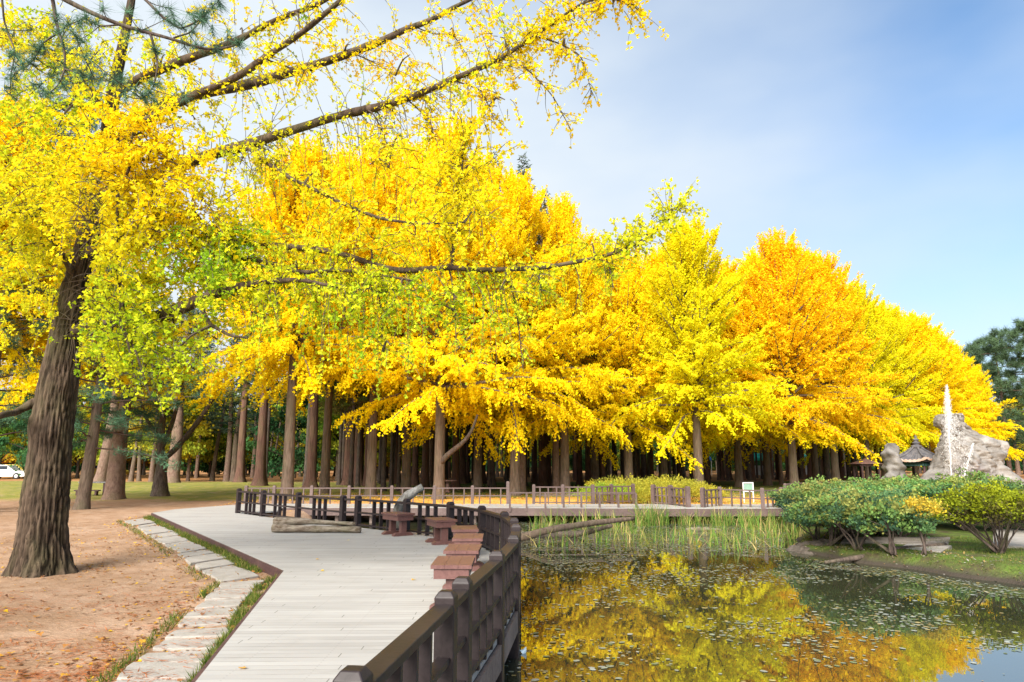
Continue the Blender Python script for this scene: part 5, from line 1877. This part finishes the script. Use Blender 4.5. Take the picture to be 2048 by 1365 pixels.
BG = [broad_kind(8.5, 1.6, 3.2, 41, [(.17, .31, .04), (.28, .40, .04), (.42, .45, .045)]), broad_kind(9, 2.0, 3.4, 42, [(.52, .48, .04), (.68, .52, .04), (.34, .40, .04)]),
      broad_kind(8, 1.4, 3.0, 43, [(.62, .34, .05), (.50, .40, .04), (.52, .22, .05)]), broad_kind(7.5, .8, 3.3, 44, [(.05, .14, .055), (.08, .19, .06), (.05, .12, .05)])]
BT = [trunk_mesh(7, .16, M_DARKBARK, 0, 9, 1.4, .2, .25, 0, s)[0] for s in (8, 9)] + [trunk_mesh(9, .17, M_GREYBARK, 0, 9, 1.3, .3, .2, 0, 10)[0]]
BLAB = [('broadleaf_tree', 'small green leaved tree in the park beyond the lawn', 'green trees beyond the lawn'), ('broadleaf_tree', 'yellowing broadleaved tree in the park beyond the lawn', 'yellowing trees beyond the lawn'),
        ('maple_tree', 'small orange red autumn tree beyond the lawn', 'orange autumn trees beyond the lawn'), ('broadleaf_tree', 'low dark green bushy tree at the far edge of the park', 'dark bushy trees at the far edge')]
for k in range(62):
    px = -60 + 930 * (k + ww.random()) / 62
    Y = 62 + 48 * ww.random()
    i = int(ww.choice([0, 0, 1, 1, 2, 3]))
    wood_tree(BLAB[i][0], px, Y, BT[ww.integers(0, 3)], BG[i], ww.uniform(.8, 1.5), ww.uniform(.8, 1.25), BLAB[i][1], BLAB[i][2], (1, 1, 1))
for k in range(40):
    px = 850 + 1260 * (k + ww.random()) / 40
    Y = 100 + 30 * ww.random()
    i = int(ww.choice([0, 0, 1, 3, 0] if px < 1350 else [3, 3, 0, 3, 1]))
    wood_tree(BLAB[i][0], px, Y, BT[ww.integers(0, 3)], BG[i], 1.2, ww.uniform(1.0, 1.5), BLAB[i][1], BLAB[i][2], (1, 1, 1))
for k, (px, by, w, ln_) in enumerate(((376, 962, 7, 0), (424, 961, 9, .09), (453, 963, 12, 0), (467, 963, 13, .01), (505, 957, 9, .0), (535, 957, 5, .06), (543, 957, 5, .10), (588, 957, 6, .08), (648, 955, 6, 0), (262, 963, 9, .08), (278, 962, 8, -.05), (392, 958, 7, 0), (303, 964, 10, .0),
                                      (682, 956, 6, 0), (600, 956, 6, -.1))):
    Y = at(px, by, -.13)[1]
    wood_tree('grey_tree', px, Y, PT[0] if ln_ == 0 else BT[2], None if ln_ else FIR[0], w * Y / F / 2 / (.28 if ln_ == 0 else .17), .75 if ln_ == 0 else 1.1, 'slender grey trunked tree standing at the back of the left lawn', 'slender grey trunks behind the left lawn', lean=ln_)

# far wood closing the view
m_ = MB()
n = 80000
a_ = rng.uniform(R(-66), R(60), n)
d_ = rng.uniform(135, 185, n)
bump_ = 9 + 3.0 * n3(np.c_[np.tan(a_) * 40, d_ * .1, a_ * 0], .35)
zt = rng.random(n) ** .85 * bump_
Pt = np.c_[np.tan(a_) * d_, d_, zt]
cl_ = np.array([(.03, .08, .035), (.05, .11, .04), (.08, .14, .035), (.14, .15, .03), (.20, .16, .03)])
ci = np.clip(((n3(Pt, .10) + 1.2) / 2.4 * 5), 0, 4.99).astype(int)
cloud(m_, Pt, rng.normal(size=(n, 3)), rng.uniform(.8, 1.7, n), cl_[ci] * rng.uniform(.7, 1.3, (n, 1)), DIAMOND)
kind(m_.build('distant_wood', M_LEAF), 'stuff')


# ------------------------------------------------------------------ shrubs
def shrub_kind(rx, rz, zc, seed, cols, n=5200, size=(.05, .09), base=0.0, stems=7, T=OVAL, clump=150):
    """crown of leaf rosettes on a lumpy dome plus crooked stems"""
    global rng
    keep = rng
    rng = np.random.default_rng(seed)
    m_ = MB()
    C = rng.normal(size=(clump, 3))
    C = unit(C) * rng.uniform(.55, 1.0, (clump, 1)) ** .6
    C[:, 2] = np.where(C[:, 2] < -.35, -C[:, 2] * .6, C[:, 2])
    C = C * np.array((rx, rx, rz)) * (1 + .20 * n3(C, 2.4)[:, None]) + (0, 0, zc)
    out_ = rng.random(clump) < .16
    C[out_] = (0, 0, zc) + (C[out_] - (0, 0, zc)) * rng.uniform(1.12, 1.32, (out_.sum(), 1))
    j = rng.integers(0, clump, n)
    Pt = C[j] + rng.normal(0, .072, (n, 3)) * np.array((1.1, 1.1, .7))
    D = rng.normal(size=(n, 3)) * .8 + (0, 0, .25) + unit(C[j] - (0, 0, zc)) * .5
    cols = np.array(cols)
    w = np.clip((C[:, 2] - zc) / rz * .35 + .5 + rng.normal(0, .28, clump), 0, .999)
    cc_ = cols[(w * len(cols)).astype(int)][j] * rng.uniform(.7, 1.35, (n, 1))
    cloud(m_, Pt, D, rng.uniform(*size, n), cc_, T, .3)
    st = MB()
    for i in range(stems):
        e = C[rng.integers(0, clump)]
        b = np.array((rng.normal(0, .05), rng.normal(0, .05), base))
        mid = b * .4 + e * .45 + (rng.normal(0, .06), rng.normal(0, .06), -.02)
        p = smooth_path(np.array([b, b * .8 + mid * .2 + rng.normal(0, .03, 3), mid, e]), 14)
        st.tube(p, np.linspace(.028, .008, 14), 6)
        for _ in range(3):
            e2 = C[rng.integers(0, clump)]
            i0_ = rng.integers(5, 10)
            if np.linalg.norm(e2 - p[i0_]) < rx * .9:
                st.tube(smooth_path(np.array([p[i0_], (p[i0_] + e2) / 2 + rng.normal(0, .03, 3), e2]), 8), np.linspace(.012, .004, 8), 5)
    rng = keep
    return m_.mesh('foliage', M_LEAF), st.mesh('stems', M_DARKBARK, True)


AZ_COL = [(.045, .09, .05), (.075, .14, .07), (.11, .20, .075), (.16, .26, .07), (.28, .29, .08)]
AZ = [shrub_kind(.80, .44, .70, s, AZ_COL, 5200, stems=6) for s in (51, 52)]
AH = [shrub_kind(1.15, .52, .80, s, AZ_COL, 7600, stems=8, clump=210) for s in (53, 54, 55)]
YG = shrub_kind(1.02, .52, .90, 56, [(.09, .075, .03), (.13, .12, .03), (.17, .20, .02), (.24, .28, .02), (.31, .34, .02)], 8500, (.04, .075), stems=16, clump=230)
YS = shrub_kind(.42, .22, .98, 57, [(.45, .30, .04), (.60, .42, .04), (.50, .40, .06)], 900, (.045, .07), stems=3, clump=60)
MD = [shrub_kind(1.5, .55, .35, s, [(.30, .30, .04), (.42, .38, .04), (.50, .44, .05), (.36, .36, .05)], 6000, (.07, .13), stems=2, T=FEATHER, clump=220) for s in (58, 59)]


def shrub(km, x, y, label, group, name='azalea_bush', cat='bush', s_=1.0, sz=None, z=None, tintc=None):
    z = gz(x, y) if z is None else z
    r = thing(name, label, cat, (x, y, z), group)
    r.rotation_euler.z = ww.uniform(0, 6.28)
    a = put('foliage', km[0], r, tintc)
    b = put('stems', km[1], r)
    for o in (a, b):
        o.scale = (s_, s_, sz or s_)
    return r


for k, (px, by, s_, lab) in enumerate(((1632, 1082, .82, 'blue green azalea bush at the left tip of the bank, leaves hanging over the water'), (1660, 1092, .95, 'azalea bush with bare forked stems standing on the soil heap'),
                                       (1712, 1103, 1.0, 'green azalea bush with two crooked stems right of the soil heap'), (1785, 1112, .95, 'upright azalea bush at the water edge, left of the yellow leaved shrub'))):
    c = at(px, by, -.36)
    shrub(AZ[k % 2], c[0], c[1], lab, None, s_=s_, sz=s_ * 1.05)
HB = [(1655, 17.8, .95), (1672, 19.2, .95), (1690, 18.0, .95), (1745, 19.0, 1.0), (1800, 18.6, .95), (1660, 21.5, 1.0), (1680, 22, 1.05), (1740, 22.5, 1.05), (1800, 22, 1.1), (1860, 21, 1.1), (1920, 20.5, 1.15), (1985, 20, 1.15), (2045, 19.5, 1.15), (1890, 24, 1.15), (1960, 23.6, 1.2), (2035, 23, 1.2),
      (1830, 25, 1.15), (1770, 25.6, 1.1), (1700, 25.5, 1.05), (1640, 24.5, .95), (1650, 25.2, 1.0), (2090, 20, 1.2)]
for k, (px, Y, s_) in enumerate(HB):
    c = P(px, 1000, Y)
    shrub(AH[k % 3], c[0] + ww.normal(0, .2), c[1] + ww.normal(0, .2), 'rounded green azalea bush in the hedge between the bank and the fountain rock', 'azalea bushes of the hedge before the fountain', s_=s_, sz=s_ * ww.uniform(.70, .92), tintc=tuple(ww.uniform(.85, 1.25) * np.array((ww.uniform(.8, 1.12), 1, ww.uniform(.8, 1.2)))))
c = at(1992, 1108, -.36)
shrub(YG, c[0] + .05, c[1], 'large rounded yellow green shrub on the grassy bank by the right edge', None, 'round_shrub', s_=1.0)
c = at(1856, 1118, -.38)
shrub(YS, c[0] - .08, c[1], 'sparse shrub with golden yellow leaves on thin bare stems', None, 'yellow_shrub', s_=.95)
for k, (px, Y, s_, g) in enumerate(((1215, 30.0, .9, 1), (1265, 31, 1.05, 0), (1310, 30.4, 1.0, 0), (1355, 31.2, 1.05, 0), (1398, 30.5, .9, 0), (1240, 32.5, 1.1, 0), (1335, 33, 1.1, 0), (1205, 29.2, .6, 0), (1290, 29.4, .7, 0))):
    c = P(px, 960, Y)
    shrub(MD[k % 2], c[0], c[1], 'yellow green feathery bush behind the middle of the far railing' if not g else 'greenest feathery bush, at the left end of the yellow green clump', 'yellow green bushes behind the far railing' if not g else None,
          'feathery_bush', s_=s_, tintc=(.62, 1.0, 1.0) if g else (1, 1, 1))


# ------------------------------------------------------------------ reeds
def reed_kind(seed, n=120, h=(.6, 1.15), r_=.32):
    global rng
    keep = rng
    rng = np.random.default_rng(seed)
    m_ = MB()
    k = 7
    a_ = rng.uniform(0, 6.28, n)
    rr = r_ * np.sqrt(rng.random(n))
    p0 = np.c_[np.cos(a_) * rr, np.sin(a_) * rr, np.full(n, -.25)]
    h_ = rng.uniform(*h, n) + .25
    out_ = rng.uniform(0, 6.28, n)
    bend = rng.gamma(1.5, .34, n)
    t = np.linspace(0, 1, k)[None]
    x = (bend[:, None] * t ** 2.2) * h_[:, None]
    z = h_[:, None] * (t - .35 * bend[:, None] * t ** 3)
    P_ = p0[:, None] + np.stack([x * np.cos(out_)[:, None], x * np.sin(out_)[:, None], z], -1)
    w = .011 * (1 - t ** 2.5) + .001
    sd_ = np.stack([-np.sin(out_ + rng.normal(0, .6, n)), np.cos(out_ + rng.normal(0, .6, n)), np.zeros(n)], -1)
    V = np.stack([P_ - sd_[:, None] * w[..., None], P_ + sd_[:, None] * w[..., None]], 2)
    idx = np.arange(n * k * 2).reshape(n, k, 2)
    q = np.stack([idx[:, :-1, 0], idx[:, :-1, 1], idx[:, 1:, 1], idx[:, 1:, 0]], -1).reshape(-1, 4)
    pal = np.array([(.10, .21, .04), (.16, .27, .05), (.25, .29, .06), (.40, .33, .12), (.46, .35, .15)])
    c = pal[rng.choice(5, n, p=[.22, .27, .22, .17, .12])] * rng.uniform(.8, 1.2, (n, 1))
    m_.add(V.reshape(-1, 3), q, np.repeat(c, k * 2, 0))
    rng = keep
    return m_.mesh('reed_clump', M_GRASS)


RK = [reed_kind(61, 140, (.5, 1.02), .38), reed_kind(62, 95, (.32, .75), .42), reed_kind(63, 60, (.3, .75), .45), reed_kind(64, 36, (.25, .6), .5)]
RP = [(1290, 1052, 0, 1.0), (1318, 1050, 0, .9), (1268, 1046, 1, 1), (1345, 1046, 1, 1.0), (1375, 1050, 1, 1), (1410, 1048, 1, 1), (1440, 1052, 0, .75), (1470, 1050, 1, 1), (1500, 1056, 0, .8), (1530, 1060, 1, 1), (1556, 1058, 1, 1), (1585, 1064, 1, .9),
      (1090, 1060, 2, 1), (1120, 1050, 2, 1.0), (1145, 1045, 2, 1.2), (1180, 1050, 2, 1.1), (1210, 1052, 2, 1), (1235, 1058, 2, 1), (1100, 1092, 3, 1), (1165, 1085, 3, 1), (1230, 1085, 3, 1), (1290, 1080, 3, 1), (1340, 1085, 3, 1), (1400, 1090, 3, 1), (1450, 1082, 2, .8),
      (1500, 1084, 3, 1), (1550, 1092, 3, 1), (1600, 1078, 2, .9), (1480, 1100, 3, .9), (1060, 1072, 3, 1), (1370, 1072, 2, .8), (1425, 1070, 2, .8), (1520, 1074, 2, .9), (1565, 1076, 2, .9), (1250, 1068, 2, .8), (1195, 1036, 2, 1), (1395, 1036, 2, 1.1), (1455, 1036, 1, .9), (1545, 1036, 1, .9)]
for k, (px, by, kd, s_) in enumerate(RP):
    c = at(px, by, WATER_Z)
    o = bpy.data.objects.new('reed_clump', RK[kd])
    COL.objects.link(o)
    o.location = (c[0], c[1], WATER_Z)
    o.rotation_euler.z = ww.uniform(0, 6.28)
    o.scale = (s_, s_, s_)
    if k < 2:
        tag(o, ('tallest green reed clump in the pond before the corner post', 'tall reed clump right beside the tallest one, leaning outwards')[k], 'reeds')
    elif kd == 3:
        tag(o, 'few thin reeds scattered in open water nearest the viewer', 'reeds', 'sparse reeds in open water')
    elif kd == 2:
        tag(o, 'loose low reed clump with straw coloured blades in the pond', 'reeds', 'loose low reed clumps')
    else:
        tag(o, 'dense green reed clump in the bed before the far boardwalk', 'reeds', 'dense reed clumps by the far boardwalk')

# ------------------------------------------------------------------ things nobody could count
# leaves floating on the pond
m_ = MB()
n = 110000
Yc = 3 + 23 * rng.random(n) ** 1.0
Xc = rng.uniform(-3, 13, n)
pp = np.c_[Xc, Yc]
dens = n3(np.c_[pp * np.array((.8, .8)), np.zeros(n)], 1.0) * .5 + n3(np.c_[pp, np.ones(n)], 2.4) * .35 + np.clip((pp[:, 1] - 9) / 14, -.2, .6)
ok = (sdist(pp, POND) > .15) & (rng.random(n) < np.clip(-.06 + .80 * dens + .20 * np.clip((pp[:, 0] - 2.5) / 3, 0, 1) * np.clip((pp[:, 1] - 6.5) / 3, 0, 1), .02, .8))
pp = pp[ok]
n = len(pp)
rr = rng.uniform(.010, .030, n) * rng.choice([.8, 1, 1, 1.7], n)
D = np.c_[rng.normal(size=(n, 2)), np.zeros(n)]
c = np.array([(.21, .23, .15), (.28, .30, .22), (.16, .20, .09), (.36, .28, .10), (.33, .35, .30)])[rng.integers(0, 5, n)] * .8 * rng.uniform(.8, 1.2, (n, 1))
cloud(m_, np.c_[pp, WATER_Z + .004 + rng.uniform(0, .004, n)], D, rr, c, DISC * np.array((.75, 1, 0)), .97)
m0 = Mat('floating_leaf')
M_FLOAT = m0.pbr(m0.vcol(), .42, None, .6)
kind(m_.build('floating_leaves', M_FLOAT), 'stuff')

# fallen leaves on the soil
m_ = MB()
n = 70000
pp = np.c_[rng.uniform(-12, 1.0, n), 2.2 + 24 * rng.random(n) ** 1.5]
near_s = np.min(np.linalg.norm(pp[:, None] - np.array([q.mean(0) for q in SLABS])[None], axis=2), axis=1)
dens = n3(np.c_[pp, np.zeros(n)], 1.5) * .3 + .8 * np.exp(-((near_s - .45) / .35) ** 2) + .5 * np.clip((6 - pp[:, 1]) / 4, 0, 1) + .7 * np.exp(-((np.linalg.norm(pp - tb_[:2], axis=1) - .75) / .3) ** 2) - .1
ok = (sdist(pp, DECK) < -.02) & (sdist(pp, POND) < -.3) & (rng.random(n) < np.clip(.16 + .55 * dens, .05, .9)) & (near_s > .05)
pp = pp[ok]
n = len(pp)
pal = np.array([(.60, .33, .05), (.78, .50, .03), (.32, .15, .07), (.22, .11, .06), (.42, .20, .06)])
c = pal[rng.choice(5, n, p=[.18, .10, .28, .22, .22])] * rng.uniform(.75, 1.2, (n, 1))
cloud(m_, np.c_[pp, ground_z(pp) + rng.uniform(.004, .02, n)], np.c_[rng.normal(size=(n, 2)), rng.normal(0, .25, n)], rng.uniform(.03, .072, n), c, FAN, .8)
kind(m_.build('fallen_leaves', M_LEAF), 'stuff')
m_ = MB()
n = 9000
pp = np.c_[rng.uniform(-12, 14, n), rng.uniform(27.8, 40, n)]
pal = np.array([(.80, .45, .06), (.85, .55, .10), (.60, .25, .05)])
cloud(m_, np.c_[pp, ground_z(pp) + .02], np.c_[rng.normal(size=(n, 2)), rng.normal(0, .25, n)], rng.uniform(.05, .10, n), pal[rng.integers(0, 3, n)], FAN, .8)
pp = np.c_[rng.uniform(-8, 10, 900), rng.uniform(FRONT_Y - .2, BACK_Y, 900)]
pp = pp[sdist(pp, FB) > .05]
n = len(pp)
cloud(m_, np.c_[pp, np.full(n, .012)], np.c_[rng.normal(size=(n, 2)), rng.normal(0, .1, n)], rng.uniform(.04, .07, n), pal[rng.integers(0, 3, n)], FAN, .9)
kind(m_.build('fallen_leaves', M_LEAF), 'stuff')
m_ = MB()
pp = np.c_[rng.uniform(6.4, 12, 5000), rng.uniform(10.5, 19, 5000)]
s_ = sdist(pp, POND)
pp = pp[(s_ < -.05) & (s_ > -1.6) & (rng.random(5000) < .75)]
n = len(pp)
pal = np.array([(.30, .24, .17), (.42, .38, .33), (.20, .13, .08), (.38, .26, .10)])
cloud(m_, np.c_[pp, ground_z(pp) + .012], np.c_[rng.normal(size=(n, 2)), rng.normal(0, .3, n)], rng.uniform(.03, .07, n), pal[rng.integers(0, 4, n)], OVAL, .7)
kind(m_.build('fallen_leaves', M_LEAF), 'stuff')
# rusty pine needles
m_ = MB()
n = 60000
pp = np.c_[rng.uniform(-7, .5, n), 2.4 + 9 * rng.random(n) ** 1.3]
dens = n3(np.c_[pp * np.array((1, 2.2)), np.zeros(n)], 2.2)
ok = (sdist(pp, DECK) < -.02) & (rng.random(n) < np.clip(.25 + .6 * dens, .03, 1) * np.clip((10.5 - pp[:, 1]) / 5, 0.05, 1))
pp = pp[ok]
n = len(pp)
near_s = np.min(np.linalg.norm(pp[:, None] - np.array([q.mean(0) for q in SLABS])[None], axis=2), axis=1)
zz_ = ground_z(pp) + rng.uniform(.006, .014, n) + np.where(near_s < .3, .03, 0)
cloud(m_, np.c_[pp, zz_], np.c_[rng.normal(0, 1, n), rng.normal(0, .45, n), rng.normal(0, .03, n)], rng.uniform(.08, .17, n), np.array((.46, .15, .05)) * rng.uniform(.6, 1.3, (n, 1)), BLADE * np.array((.42, 1, 1)), .9)
kind(m_.build('pine_needles', M_GRASS), 'stuff')

# grass between the stones and the deck and round the bank
m_ = MB()
seg = [(right_line[0] + (right_line[0] - right_line[1]) * .6, right_line[1], cA2, cB), (rB[0], rB[1], cB, cC)]
PPs = []
for a, b, c_, d_ in seg:
    n = 15000
    t, s_ = rng.random(n)[:, None], rng.random(n)[:, None]
    pA = a + (b - a) * t
    pB = c_ + (d_ - c_) * t
    w_ = -.12 + s_ * 1.15
    PPs.append(pA + (pB - pA) * w_)
a, b = left_line
n = 1500
PPs.append(a + (b - a) * (rng.random((n, 1)) * 1.5 - .5) + np.array((-.13, .05)) * rng.uniform(.2, 1.3, (n, 1)))
a, b = lB
n = 1100
PPs.append(a + (b - a) * rng.random((n, 1)) + np.array((-.12, -.12)) * rng.uniform(.2, 1.4, (n, 1)))
pp = np.concatenate(PPs)
ok = (sdist(pp, DECK) < -.05) & (n3(np.c_[pp, np.zeros(len(pp))], 3.2) > -.45 + .5 * rng.random(len(pp)) - .25)
pp = pp[ok]
n1 = len(pp)
q = np.c_[rng.uniform(6.6, 13, 42000), rng.uniform(10, 19, 42000)]
q = q[(sdist(q, POND) < -.25)]
q = q[n3(np.c_[q, np.zeros(len(q))], 1.8) > -.3]
pp = np.concatenate([pp, q])
n = len(pp)
pal = np.array([(.075, .13, .025), (.11, .18, .03), (.18, .21, .04), (.34, .28, .10)]) * .8
c = pal[rng.choice(4, n, p=[.27, .28, .23, .22])] * rng.uniform(.7, 1.25, (n, 1))
cloud(m_, np.c_[pp, ground_z(pp) - .005], np.c_[rng.normal(0, .55, (n, 2)), np.ones(n)], rng.uniform(.04, .135, n) * np.where(np.arange(n) < n1, 1, .6), c, BLADE * np.array((.7, 1, 1)))
kind(m_.build('grass', M_GRASS), 'stuff')

# single leaves lying on the deck
for px, py, c, sz, lab in ((636, 1119, (.80, .45, .03), .075, 'small orange leaf on the deck, farther of the two by the corner of the boards'), (645, 1142, (.90, .62, .02), .085, 'yellow leaf lying on the deck near the inner corner'),
                           (826, 1160, (.90, .52, .02), .075, 'yellow orange leaf lying on the deck before the nearest bench'), (487, 1336, (.62, .36, .10), .07, 'dry tan leaf lying on the near deck by the left edge'), (695, 1081, (.85, .62, .20), .08, 'pale yellow leaf far out on the deck before the driftwood')):
    p = at(px, py, .006)
    m_ = MB()
    a_ = rng.uniform(0, 6.28)
    V = rotz(FAN * np.array((1, 1, .9)) * sz - (0, sz / 2, 0), a_)
    m_.add(V + p + (0, 0, .004), [tuple(range(8))], np.array(c))
    tag(m_.build('fallen_leaf', M_LEAF, origin=p), lab, 'leaf', 'single leaves on the deck')
